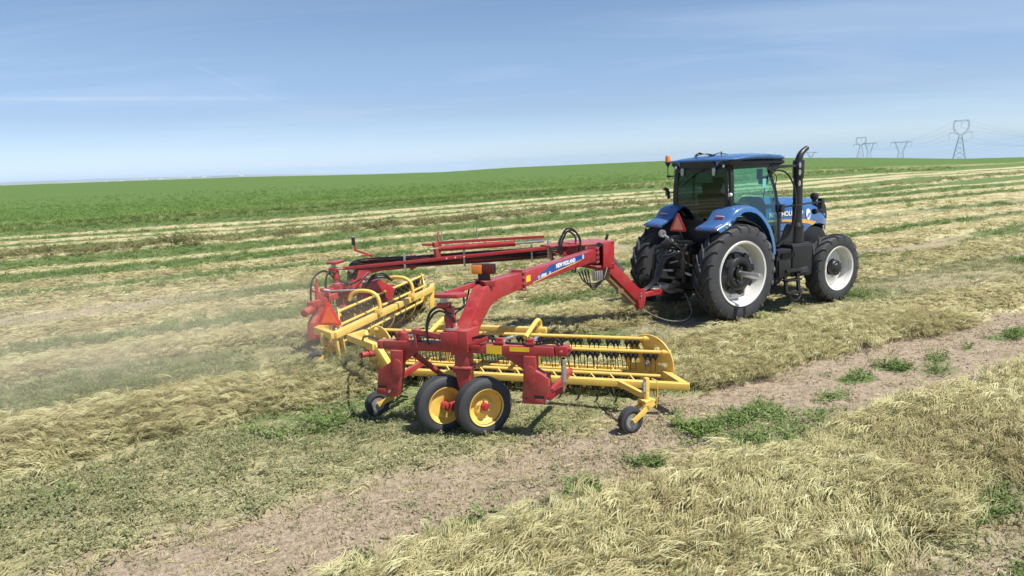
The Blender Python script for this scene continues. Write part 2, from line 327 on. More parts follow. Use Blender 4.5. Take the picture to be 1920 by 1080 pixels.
    z = z*(1-sm(D*.8, D, d))+np.where(d < D, up, dn)+crop*.25*sm(0, 2, v-edge)
    return dict(hay=hay, green=np.clip(green, 0, 1), soil=np.clip(soil, 0, 1), crop=crop, dry=dry, z=z, u=u, v=v, wr=wr, old=old, behind=behind, d=d, edge=v-edge, strip=strip, under=under)
PATCH = [(-4.1, -4.62, .85, .28), (-3.2, -4.42, .35, .22), (-.5, -4.5, .42, .26), (-1.3, -4.5, .4, .2), (-7.85, -5.0, .6, .16), (-5.8, -4.92, .45, .2), (-2.3, -4.75, .5, .16), (.5, -4.65, .4, .15), (1.4, -4.55, .35, .14), (-6.6, -5.1, .4, .14), (-9.1, -5.2, .3, .12), (2.6, -4.6, .6, .3), (-4.1, -7.05, .22, .14), (-4.6, -8.1, .35, .25), (-1.45, -6.05, .15, .1), (5.5, -4.4, .8, .3), (.6, -1.1, .35, .15), (1.7, -1.5, .3, .15), (3.9, -1.2, .3, .12), (-12, -5.1, .8, .2)]
FLAT = [(0, -.93, .6), (0, .93, .6), (3.01, -.9, .5), (3.01, .9, .5), (-6.7, -3.22, .45), (-7.13, -2.86, .45), (-6.58, 2.9, .45), (-7.01, 2.54, .45),
        (-5.31, -4.23, .35), (-7.64, -1.8, .35), (-4.85, 3.95, .35), (-7.8, .86, .35)]
def hz(x, y): return fields(np.array([float(x)]), np.array([float(y)]))['z'][0]

def make_ground():
    rad = [0.0, .8]
    while rad[-1] < 420: rad.append(rad[-1]*1.0105+.004)
    while rad[-1] < 9000: rad.append(rad[-1]*1.12)
    rad = np.array(rad[1:]); ang = np.radians(np.concatenate([np.arange(-52, 52.01, .22), np.arange(56, 305, 4.0)]))
    n, m = len(rad), len(ang)
    A, Rr = np.meshgrid(ang, rad); X = (Rr*np.sin(A)).ravel(); Y = (Rr*np.cos(A)).ravel()
    F = fields(X, Y)
    co = np.stack([X, Y, F['z']], 1).astype(np.float32)
    i = np.arange(n-1)[:, None]*m; j = np.arange(m)[None, :]; k = (np.arange(m)+1) % m
    q = np.stack([i+j, i+k[None, :], i+m+k[None, :], i+m+j], -1).reshape(-1, 4)
    me = bpy.data.meshes.new('ground')
    me.vertices.add(len(co)); me.vertices.foreach_set('co', co.ravel())
    me.loops.add(q.size); me.loops.foreach_set('vertex_index', q[:, ::-1].ravel().astype(np.int32))
    me.polygons.add(len(q)); me.polygons.foreach_set('loop_start', np.arange(0, q.size, 4, dtype=np.int32)); me.polygons.foreach_set('loop_total', np.full(len(q), 4, np.int32))
    me.polygons.foreach_set('use_smooth', np.ones(len(q), bool)); me.update(calc_edges=True)
    col = me.color_attributes.new('cover', 'FLOAT_COLOR', 'POINT'); col.data.foreach_set('color', np.stack([F['hay'], F['green'], F['soil'], F['crop']], 1).astype(np.float32).ravel())
    c2 = me.color_attributes.new('extra', 'FLOAT_COLOR', 'POINT'); c2.data.foreach_set('color', np.stack([F['dry'], np.maximum(F['wr'], F['old']), F['behind'], F['d']*0+1], 1).astype(np.float32).ravel())
    o = bpy.data.objects.new('ground', me); C.objects.link(o); tag(o, kind='structure')
    # material
    m_ = bpy.data.materials.new('field_ground'); m_.use_nodes = True; nt = m_.node_tree; b = nt.nodes['Principled BSDF']; b.inputs['Roughness'].default_value = .95; b.inputs['Specular IOR Level'].default_value = .15
    L = nt.links.new
    tc = N(nt, 'ShaderNodeTexCoord'); mp = N(nt, 'ShaderNodeMapping'); mp.inputs['Rotation'].default_value = (0, 0, -YAW); L(tc.outputs['Object'], mp.inputs[0])
    a1 = N(nt, 'ShaderNodeAttribute', attribute_name='cover'); a2 = N(nt, 'ShaderNodeAttribute', attribute_name='extra')
    s1 = N(nt, 'ShaderNodeSeparateColor'); L(a1.outputs['Color'], s1.inputs[0]); s2 = N(nt, 'ShaderNodeSeparateColor'); L(a2.outputs['Color'], s2.inputs[0])
    def noise(sc, det=5, rough=.6, stretch=None):
        n_ = N(nt, 'ShaderNodeTexNoise', i_Scale=sc, i_Detail=float(det), i_Roughness=rough)
        if stretch:
            q_ = N(nt, 'ShaderNodeMapping'); q_.inputs['Scale'].default_value = stretch; L(mp.outputs[0], q_.inputs[0]); L(q_.outputs[0], n_.inputs['Vector'])
        else: L(mp.outputs[0], n_.inputs['Vector'])
        return n_.outputs[0]
    def ramp(f, stops):
        r_ = N(nt, 'ShaderNodeValToRGB'); L(f, r_.inputs[0]); el = r_.color_ramp.elements
        el[0].position, el[0].color = stops[0][0], (*stops[0][1], 1); el[1].position, el[1].color = stops[-1][0], (*stops[-1][1], 1)
        for p, c in stops[1:-1]: e = el.new(p); e.color = (*c, 1)
        return r_.outputs[0]
    def mix(f, a, b_, mode='MIX'):
        x_ = N(nt, 'ShaderNodeMix', data_type='RGBA', blend_type=mode)
        if isinstance(f, float): x_.inputs[0].default_value = f
        else: L(f, x_.inputs[0])
        for i_, c in ((6, a), (7, b_)):
            if isinstance(c, tuple): x_.inputs[i_].default_value = (*c, 1)
            else: L(c, x_.inputs[i_])
        return x_.outputs[2]
    def mr(f, a, b_, c=0.0, d=1.0):
        r_ = N(nt, 'ShaderNodeMapRange', i_1=a, i_2=b_, i_3=c, i_4=d); L(f, r_.inputs[0]); return r_.outputs[0]
    def mth(op, a, b_):
        r_ = N(nt, 'ShaderNodeMath', operation=op)
        for i_, c in enumerate((a, b_)):
            if isinstance(c, float): r_.inputs[i_].default_value = c
            else: L(c, r_.inputs[i_])
        return r_.outputs[0]
    fine = noise(14, 8, .7); streak = noise(7, 6, .68, (.28, 1, 1)); med = noise(1.6, 6, .6); big = noise(.12, 4, .55)
    soilc = ramp(fine, [(.3, (.20, .145, .10)), (.48, (.345, .27, .195)), (.7, (.50, .40, .295))])
    stub = ramp(streak, [(.3, (.17, .17, .09)), (.5, (.34, .325, .16)), (.68, (.50, .455, .25))])
    grn = ramp(streak, [(.3, (.06, .095, .03)), (.5, (.13, .185, .06)), (.7, (.25, .29, .13))])
    hayc = ramp(streak, [(.28, (.21, .18, .09)), (.42, (.42, .36, .19)), (.56, (.58, .51, .29)), (.72, (.70, .63, .38))])
    hayc = mix(mr(big, .42, .62, 0.0, .35), hayc, (.42, .39, .19))
    base = mix(mr(med, .40, .62), stub, mix(.5, stub, soilc))
    base = mix(mth('MULTIPLY', s1.outputs[2], mr(fine, .2, .5, .75, 1.0)), base, soilc)
    gm = mr(mth('ADD', s1.outputs[1], mth('MULTIPLY', mth('SUBTRACT', streak, .5), .9)), .30, .75)
    base = mix(gm, base, grn)
    hm = mr(mth('ADD', s1.outputs[0], mth('MULTIPLY', mth('SUBTRACT', streak, .5), 1.1)), .28, .62)
    base = mix(hm, base, hayc)
    # green crop beyond the mown field
    cn = noise(3.0, 8, .72); cn2 = noise(.35, 5, .6, (.35, 1, 1))
    cropc = ramp(cn, [(.30, (.062, .112, .023)), (.5, (.096, .165, .037)), (.70, (.14, .215, .055))])
    cropc = mix(mr(cn2, .35, .65, 0.0, .35), cropc, (.125, .19, .05))
    edgec = ramp(cn, [(.3, (.10, .13, .04)), (.5, (.30, .28, .13)), (.7, (.50, .44, .25))])
    dryc = mth('MULTIPLY', s2.outputs[0], mr(cn2, .36, .50)); cropc = mix(dryc, cropc, edgec)
    base = mix(s1.outputs[0], base, base); a_al = N(nt, 'ShaderNodeAttribute', attribute_name='cover')
    base = mix(a_al.outputs['Alpha'], base, cropc)
    L(base, b.inputs['Base Color'])
    bp = N(nt, 'ShaderNodeBump', i_Strength=.9, i_Distance=.06); L(mth('ADD', streak, mth('MULTIPLY', fine, .5)), bp.inputs['Height']); L(bp.outputs[0], b.inputs['Normal'])
    me.materials.append(m_)
make_ground()

# ------------------------------------------------------------------ scattered vegetation
def vcol_mat(name, ramp_cols, rough=.8, trans=.25):
    """colour from a per-blade attribute and a per-tuft random value"""
    m = bpy.data.materials.new(name); m.use_nodes = True; nt = m.node_tree; nt.nodes.clear(); L = nt.links.new
    o = N(nt, 'ShaderNodeOutputMaterial'); at = N(nt, 'ShaderNodeAttribute', attribute_name='tone'); oi = N(nt, 'ShaderNodeObjectInfo')
    ad = N(nt, 'ShaderNodeMath', operation='MULTIPLY_ADD'); L(oi.outputs['Random'], ad.inputs[0]); ad.inputs[1].default_value = .45
    nl = N(nt, 'ShaderNodeTexNoise', i_Scale=.55, i_Detail=3.0); L(oi.outputs['Location'], nl.inputs['Vector']); nr_ = N(nt, 'ShaderNodeMapRange', i_1=.3, i_2=.7, i_3=.12, i_4=.78); L(nl.outputs[0], nr_.inputs[0]); m3 = N(nt, 'ShaderNodeMath', operation='MULTIPLY'); L(at.outputs['Fac'], m3.inputs[0]); L(nr_.outputs[0], m3.inputs[1]); L(m3.outputs[0], ad.inputs[2])
    r = N(nt, 'ShaderNodeValToRGB'); L(ad.outputs[0], r.inputs[0]); el = r.color_ramp.elements
    el[0].position, el[0].color = ramp_cols[0][0], (*ramp_cols[0][1], 1); el[1].position, el[1].color = ramp_cols[-1][0], (*ramp_cols[-1][1], 1)
    for p, c in ramp_cols[1:-1]: el.new(p).color = (*c, 1)
    d = N(nt, 'ShaderNodeBsdfDiffuse'); t = N(nt, 'ShaderNodeBsdfTranslucent'); L(r.outputs[0], d.inputs[0]); L(r.outputs[0], t.inputs[0])
    mx = N(nt, 'ShaderNodeMixShader'); mx.inputs[0].default_value = trans; L(d.outputs[0], mx.inputs[1]); L(t.outputs[0], mx.inputs[2]); L(mx.outputs[0], o.inputs[0])
    return m
FARM = vcol_mat('distant_hay_strands', [(.1, (.36, .31, .16)), (.5, (.55, .49, .27)), (.9, (.74, .68, .43))])
HAYM = vcol_mat('hay_strands', [(.08, (.30, .235, .125)), (.35, (.45, .41, .205)), (.6, (.60, .56, .30)), (.9, (.78, .745, .46))])
OLDM = vcol_mat('old_hay_strands', [(.1, (.13, .125, .05)), (.5, (.30, .285, .135)), (.9, (.56, .52, .29))])
GRNM = vcol_mat('green_leaves', [(.1, (.11, .17, .05)), (.5, (.20, .29, .09)), (.9, (.31, .41, .15))], trans=.3)
STUM = vcol_mat('stubble_leaves', [(.1, (.16, .19, .08)), (.4, (.29, .31, .155)), (.7, (.46, .42, .24)), (.95, (.62, .54, .34))])
DRYM = vcol_mat('dry_grass_blades', [(.1, (.085, .14, .035)), (.5, (.20, .235, .075)), (.9, (.50, .45, .22))])
CROPM = vcol_mat('crop_leaves', [(.1, (.14, .22, .055)), (.5, (.21, .32, .09)), (.9, (.28, .40, .13))], trans=.3)
def blades_mesh(name, material, blades):
    """blades: (points, width, tone): flat strips"""
    V = []; Fc = []; T = []
    for pts, w, tone in blades:
        n = len(pts); o = len(V)
        for i, p in enumerate(pts):
            t = (pts[min(i+1, n-1)]-pts[max(i-1, 0)]); s_ = np.array([-t[1], t[0], 0.0]); nn = np.linalg.norm(s_); s_ = s_/nn if nn > 1e-6 else np.array([1., 0, 0])
            s_ = s_+np.array([0, 0, .35*((o*7) % 5-2)/2]); ww = w*(1-.75*abs(2*i/(n-1)-1)**3)/2
            V += [p-s_*ww, p+s_*ww]; T += [tone, tone]
        Fc += [(o+2*i, o+2*i+1, o+2*i+3, o+2*i+2) for i in range(n-1)]
    me = bpy.data.meshes.new(name); me.from_pydata([tuple(p) for p in V], [], Fc)
    at = me.attributes.new('tone', 'FLOAT', 'POINT'); at.data.foreach_set('value', T); me.materials.append(material); me.update()
    return bpy.data.objects.new(name, me)
def hay_clump(name, material, n=140, rad=.26, L=(.09, .26), hmax=.085, w=.0046, spread=.55, seg=5):
    bl = []
    while len(bl) < n:                       # locks of near-parallel stems
        a0 = rng.normal(0, spread); l0 = rng.uniform(*L); c0 = rng.normal(0, rad*.5, 2); curl0 = rng.normal(0, 1.2); h0 = abs(rng.normal(0, hmax*.6)); arc0 = rng.uniform(0, hmax*.7); tone0 = rng.uniform(.15, .85)
        for q_ in range(int(rng.integers(3, 9))):
            a = a0+rng.normal(0, .20); ln = l0*rng.uniform(.6, 1.15); c = c0+rng.normal(0, .020, 2); curl = curl0+rng.normal(0, .6); arc = arc0*rng.uniform(.6, 1.3); p = np.array([c[0], c[1], h0+rng.normal(0, .006)-.02]); pts = []
            st = ln/(seg-1); p = p-np.array([math.cos(a), math.sin(a), 0])*ln/2
            for i in range(seg):
                t = i/(seg-1); pts.append(p+np.array([0, 0, arc*math.sin(PI*t)])); aa = a+curl*(t-.5)*ln*2.6; p = p+np.array([math.cos(aa), math.sin(aa), 0])*st
            bl.append((pts, w*rng.uniform(.6, 1.4), min(1, max(0, tone0+rng.normal(0, .15)))))
    return blades_mesh(name, material, bl)
def leaf_tuft(name, material, n=60, rad=.14, H=.2, leaf=.022, stems=10, seg=4, spread=.5):
    bl = []
    for s_ in range(stems):
        a = rng.uniform(0, 2*PI); r0 = rad*math.sqrt(rng.uniform())*.6; hh = H*rng.uniform(.5, 1.1); b0 = np.array([math.cos(a)*r0, math.sin(a)*r0, 0]); ln = np.array([math.cos(a), math.sin(a), 0])*rad*spread
        pts = [b0+ln*t*t+np.array([0, 0, hh*t]) for t in np.linspace(0, 1, 3)]
        bl.append((pts, .006, rng.uniform(.0, .4)))
        for k in range(n//stems):
            t = rng.uniform(.25, 1.05); p = b0+ln*t*t+np.array([0, 0, hh*t]); q = rng.normal(0, 1, 3); q[2] = abs(q[2])*.4; q = q/np.linalg.norm(q)*leaf*rng.uniform(.8, 1.8)
            bl.append(([p, p+q*.5+np.array([0, 0, .002]), p+q], leaf*rng.uniform(.7, 1.1), rng.uniform(.2, 1)))
    return blades_mesh(name, material, bl)
def grass_tuft(name, material, n=30, rad=.1, H=.3, w=.008, lean=.6):
    bl = []
    for k in range(n):
        a = rng.uniform(0, 2*PI); r0 = rad*math.sqrt(rng.uniform()); hh = H*rng.uniform(.4, 1.1); le = lean*hh*rng.uniform(.1, 1); b0 = np.array([math.cos(a)*r0, math.sin(a)*r0, -.01]); dr = np.array([math.cos(a+rng.normal(0, .8)), math.sin(a), 0])
        bl.append(([b0+dr*le*t*t+np.array([0, 0, hh*(t-.25*t*t)]) for t in np.linspace(0, 1, 4)], w*rng.uniform(.6, 1.4), rng.uniform()))
    return blades_mesh(name, material, bl)
def scatter(name, protos, pos, rotz, scl, idx, tilt=None):
    col = bpy.data.collections.new(name+'_pieces')
    for i, p in enumerate(protos): p.name = '%s_piece_%02d' % (name, i); col.objects.link(p)
    me = bpy.data.meshes.new(name); me.from_pydata(pos.tolist(), [], [])
    rot = np.zeros((len(pos), 3), np.float32); rot[:, 2] = rotz
    if tilt is not None: rot[:, :2] = tilt
    a = me.attributes.new('rot', 'FLOAT_VECTOR', 'POINT'); a.data.foreach_set('vector', rot.ravel())
    a = me.attributes.new('scl', 'FLOAT', 'POINT'); a.data.foreach_set('value', np.asarray(scl, np.float32))
    a = me.attributes.new('idx', 'INT', 'POINT'); a.data.foreach_set('value', np.asarray(idx, np.int32))
    o = bpy.data.objects.new(name, me); C.objects.link(o); tag(o, kind='stuff')
    g = bpy.data.node_groups.new(name, 'GeometryNodeTree')
    g.interface.new_socket('Geometry', in_out='INPUT', socket_type='NodeSocketGeometry'); g.interface.new_socket('Geometry', in_out='OUTPUT', socket_type='NodeSocketGeometry')
    gi = g.nodes.new('NodeGroupInput'); go = g.nodes.new('NodeGroupOutput'); ip = g.nodes.new('GeometryNodeInstanceOnPoints'); ci = g.nodes.new('GeometryNodeCollectionInfo')
    ci.inputs['Collection'].default_value = col; ci.inputs['Separate Children'].default_value = True; ci.inputs['Reset Children'].default_value = True
    def na(nm, ty): n_ = g.nodes.new('GeometryNodeInputNamedAttribute'); n_.data_type = ty; n_.inputs[0].default_value = nm; return n_.outputs[0]
    er = g.nodes.new('FunctionNodeEulerToRotation'); g.links.new(na('rot', 'FLOAT_VECTOR'), er.inputs[0]); g.links.new(er.outputs[0], ip.inputs['Rotation'])
    g.links.new(gi.outputs[0], ip.inputs['Points']); g.links.new(ci.outputs[0], ip.inputs['Instance']); ip.inputs['Pick Instance'].default_value = True
    g.links.new(na('idx', 'INT'), ip.inputs['Instance Index']); g.links.new(na('scl', 'FLOAT'), ip.inputs['Scale']); g.links.new(ip.outputs[0], go.inputs[0])
    md = o.modifiers.new('scatter', 'NODES'); md.node_group = g
    return o
def sample(n, r0, r1, a0=-45, a1=45, power=1.0):
    """points round the viewpoint; power 1 = even by area, 0 = even by distance"""
    t = rng.uniform(size=n)
    r = np.sqrt(r0*r0+(r1*r1-r0*r0)*t) if power == 1 else r0*(r1/r0)**t
    a = np.radians(rng.uniform(a0, a1, n)); return r*np.sin(a), r*np.cos(a)
def place(parts):
    X = np.concatenate([p[0] for p in parts]); Y = np.concatenate([p[1] for p in parts]); return X, Y
def strew(name, protos, X, Y, dens, sc, rotsd, lift=0.0, sizeby=None, tilt=.12, extra_yaw=0.0):
    F = fields(X, Y); keep = rng.uniform(size=len(X)) < dens(F); X, Y = X[keep], Y[keep]; z = F['z'][keep]; d = F['d'][keep]; n = len(X)
    s = rng.uniform(sc[0], sc[1], n)*(sizeby(d) if sizeby else 1)
    rz = YAW+extra_yaw+rng.normal(0, rotsd, n)+(fbm(X*.9, Y*.9, 77, 3)-.5)*1.7*(rotsd < 1)+(rng.uniform(size=n) < .5)*PI
    return scatter(name, protos, np.stack([X, Y, z+lift], 1), rz, s, rng.integers(0, len(protos), n), rng.normal(0, tilt, (n, 2)))
hayp = [hay_clump('h', HAYM) for _ in range(4)]+[hay_clump('h', HAYM, n=150, w=.0042, L=(.07, .20), spread=.55, hmax=.06) for _ in range(3)]+[hay_clump('h', HAYM, n=70, w=.0052, L=(.18, .42), spread=.45, hmax=.07) for _ in range(2)]
farp = [hay_clump('f', FARM, n=90, rad=.3, L=(.10, .30), hmax=.04, w=.009, spread=.6) for _ in range(3)]+[hay_clump('f', HAYM, n=90, rad=.3, L=(.10, .30), hmax=.05, w=.009, spread=.6) for _ in range(3)]
X, Y = place([sample(int(9000*DENS), 2.2, 7), sample(int(32000*DENS), 5, 15)])
HD = lambda F: np.clip((F['hay']-.3-.3*sm(10, 22, F['d']))*2.0, 0, 1)*(1-.6*(F['old'] > .3))
strew('mown_hay', hayp, X, Y, HD, (.75, 1.25), .28, extra_yaw=.22)
X, Y = place([sample(int(26000*DENS), 12.5, 28), sample(int(52000*DENS), 24, 120, power=0)])
strew('distant_mown_hay', farp, X, Y, lambda F: HD(F)*.85*(1-.5*(F['d'] < 15)), (.6, 1.0), .45, extra_yaw=.1, lift=-.01)
litp = [hay_clump('l', HAYM, n=30, rad=.3, L=(.06, .22), hmax=.02, w=.0045, spread=.55) for _ in range(5)]
X, Y = place([sample(int(9000*DENS), 2.2, 9), sample(int(22000*DENS), 8, 24), sample(int(14000*DENS), 20, 60, power=0)])
strew('loose_straw', litp, X, Y, lambda F: (1-F['crop'])*(1-F['hay'])*(.24+.45*F['behind']*np.clip((fbm(F['u']*.6, F['v']*1.6, 95, 3)-.3)*3, .1, 1))*(1-.4*F['green'])*(1-.45*F['soil']), (.7, 1.2), .5, tilt=.05)
wrp = [hay_clump('w', OLDM, n=90, rad=.3, L=(.10, .30), hmax=.16, w=.008, spread=1.1) for _ in range(5)]
X, Y = sample(int(60000*DENS), 20, 110, power=0)
strew('old_windrow_hay', wrp, X, Y, lambda F: np.clip(F['old']*1.2-.12, 0, 1), (.7, 1.2), .9, sizeby=lambda d: 1+.15*sm(14, 60, d))
nwp = [hay_clump('n', OLDM, n=110, rad=.26, L=(.07, .22), hmax=.10, w=.0055, spread=.8) for _ in range(3)]+[hay_clump('n', HAYM, n=110, rad=.26, L=(.08, .24), hmax=.09, w=.0052, spread=.7) for _ in range(3)]
nwp_keep = [hay_clump('t', STUM, n=40, rad=.2, L=(.12, .32), hmax=.12, w=.0045, spread=1.4) for _ in range(3)]
X, Y = sample(int(22000*DENS), 6, 24)
strew('new_windrow_hay', nwp, X, Y, lambda F: np.clip(F['wr']*.75-.14, 0, 1), (.7, 1.15), .4, extra_yaw=.1, tilt=.18)
stp = [leaf_tuft('s', STUM, n=34, rad=.12, H=.05, leaf=.013, stems=12) for _ in range(5)]
X, Y = place([sample(int(14000*DENS), 2.2, 9), sample(int(38000*DENS), 7, 24), sample(int(22000*DENS), 20, 60, power=0)])
strew('stubble', stp, X, Y, lambda F: (1-F['crop'])*(1-.8*F['hay'])*(1-.88*F['soil'])*(.35+.65*F['green'])*(1-.8*F['under']), (.7, 1.5), 3.0, sizeby=lambda d: 1+.5*sm(14, 50, d))
grp = [leaf_tuft('g', GRNM, n=80, rad=.16, H=.12, leaf=.022, stems=14) for _ in range(5)]
X, Y = place([sample(int(9000*DENS), 2.2, 9), sample(int(26000*DENS), 7, 24), sample(int(30000*DENS), 20, 70, power=0)])
strew('green_regrowth', grp, X, Y, lambda F: (1-F['crop'])*np.clip(F['green']*1.4-.45, 0, 1)*(1-.85*F['hay'])*np.where(F['strip'] > .3, .62, .55+.3*(F['v'] > 5.4))*np.clip(1-F['behind']*.5, 0, 1)*(1-.9*F['under']), (.55, 1.15), 3.0, sizeby=lambda d: 1+.4*sm(14, 50, d))
dgp = [grass_tuft('d', DRYM, n=34, rad=.25, H=.42, w=.014) for _ in range(2)]+[leaf_tuft('e', GRNM, n=70, rad=.3, H=.36, leaf=.05, stems=12) for _ in range(4)]
X, Y = sample(int(60000*DENS), 45, 130, power=0)
strew('field_edge_grass', dgp, X, Y, lambda F: np.clip(1-np.abs(F['edge']-1.6)/2.8, 0, 1)**.5*(F['edge'] > -1.2)*.9, (.5, 1.1), 3.0)
X, Y = sample(int(45000*DENS), 48, 150, power=0)
crp = [leaf_tuft('c', CROPM, n=70, rad=.4, H=.32, leaf=.06, stems=12) for _ in range(4)]
strew('crop_plants', crp, X, Y, lambda F: (F['edge'] > 2)*(1-F['dry']*np.clip((fbm(F['u']*.07, F['v']*.22, 91, 3)-.36)*6, 0, .95))*.9*(1-sm(60, 150, F['d'])), (.6, 1.1), 3.0)

# crumbs of soil, cut stalks, and the roll of hay leaving the baskets
def crumb(name):
    me = bpy.data.meshes.new(name); bm = bmesh.new(); bmesh.ops.create_icosphere(bm, subdivisions=1, radius=.02)
    for v in bm.verts: v.co = v.co*rng.uniform(.6, 1.25); v.co.z *= .6
    bm.to_mesh(me); bm.free(); me.materials.append(mat('soil_crumbs', (.36, .28, .20), .95, var=.25, scale=20)); return bpy.data.objects.new(name, me)
X, Y = place([sample(int(26000*DENS), 2.2, 9), sample(int(26000*DENS), 8, 20)])
strew('soil_crumbs', [crumb('c') for _ in range(4)], X, Y, lambda F: np.clip(F['soil']*1.1-.1, 0, 1)*(.35+.65*(fbm(F['u']*2, F['v']*2, 81, 3) > .5)), (.3, 1.5), 3.0, tilt=.8)
ckp = [grass_tuft('k', STUM, n=9, rad=.09, H=.055, w=.005, lean=.5) for _ in range(4)]
X, Y = place([sample(int(14000*DENS), 2.2, 9), sample(int(24000*DENS), 8, 22)])
strew('cut_stalks', ckp, X, Y, lambda F: (1-F['hay'])*(1-F['crop'])*.7, (.7, 1.3), 3.0)
n_ = int(420*DENS); uu = rng.normal(-7.5, .6, n_); vv = rng.normal(.45, .45, n_); zz_ = np.abs(rng.normal(0, .09, n_))
t_ = rng.uniform(0, 1, int(520*DENS))**1.3; uu = np.concatenate([uu, -7.0+2.7*t_+rng.normal(.10, .14, len(t_))]); vv = np.concatenate([vv, -.35-3.0*t_+rng.normal(.12, .14, len(t_))]); zz_ = np.concatenate([zz_, np.abs(rng.normal(0, .10, len(t_)))*(1-.6*t_)]); n_ = len(uu); pp = np.array([tuple(W3(a, b, c+hz(*W3(a, b).xy))) for a, b, c in zip(uu, vv, zz_)])
scatter('tumbling_hay', nwp_keep, pp, rng.uniform(0, 6.28, n_), rng.uniform(.5, .95, n_), rng.integers(0, 3, n_), rng.normal(0, .8, (n_, 2)))
# ------------------------------------------------------------------ tractor (x forward, y left, z up from the ground under the rear axle)
def tyre(mb_name, Rr, w, rim, parent, c, lug_h, nlug, side, lugs=True, material=None):
    """ag tyre on the axle along Y; c its centre; side +1 when its outer face looks to +Y"""
    m = MB(); hw = w/2; Rb = Rr-lug_h; c = Vector(c)
    prof = [(rim, -hw*.78), (rim+.02, -hw*.88), (rim+.06, -hw*.97), ((rim+Rb)/2, -hw), (Rb-.07, -hw*.98), (Rb-.02, -hw*.9), (Rb, -hw*.7), (Rb+.004, -hw*.3), (Rb+.006, 0),
            (Rb+.004, hw*.3), (Rb, hw*.7), (Rb-.02, hw*.9), (Rb-.07, hw*.98), ((rim+Rb)/2, hw), (rim+.06, hw*.97), (rim+.02, hw*.88), (rim, hw*.78), (rim-.02, hw*.6), (rim-.02, -hw*.6)]
    m.lathe(prof, c, 'Y', 72, closed=True)
    if lugs:
        da = 2*PI/nlug
        for s in (-1, 1):
            for k in range(nlug):
                a0 = da*(k+(.5 if s > 0 else 0)); secs = []
                for i in range(7):
                    t = i/6; y = s*hw*(-.04+1.03*t); a = a0-(t**.8)*da*1.18
                    wd = (.030 if t < .85 else .034)*Rr*(1+.15*t)
                    rt = Rr-(.015*t*t) if t < .99 else Rr-.035; rb = Rb-.03 if t < .8 else Rb-.06
                    if i == 6: y = s*hw*1.03; rt = Rb-.01; rb = Rb-.09
                    da_ = wd/Rr; ring = []
                    for rr, aa in ((rb, -da_*.85), (rt, -da_*.5), (rt, da_*.5), (rb, da_*.85)):
                        ring.append(c+Vector((math.cos(a+aa)*rr, y, math.sin(a+aa)*rr)))
                    secs.append(ring)
                m.loft(secs)
    return m.build(mb_name, material or RUB, parent, ang=40)
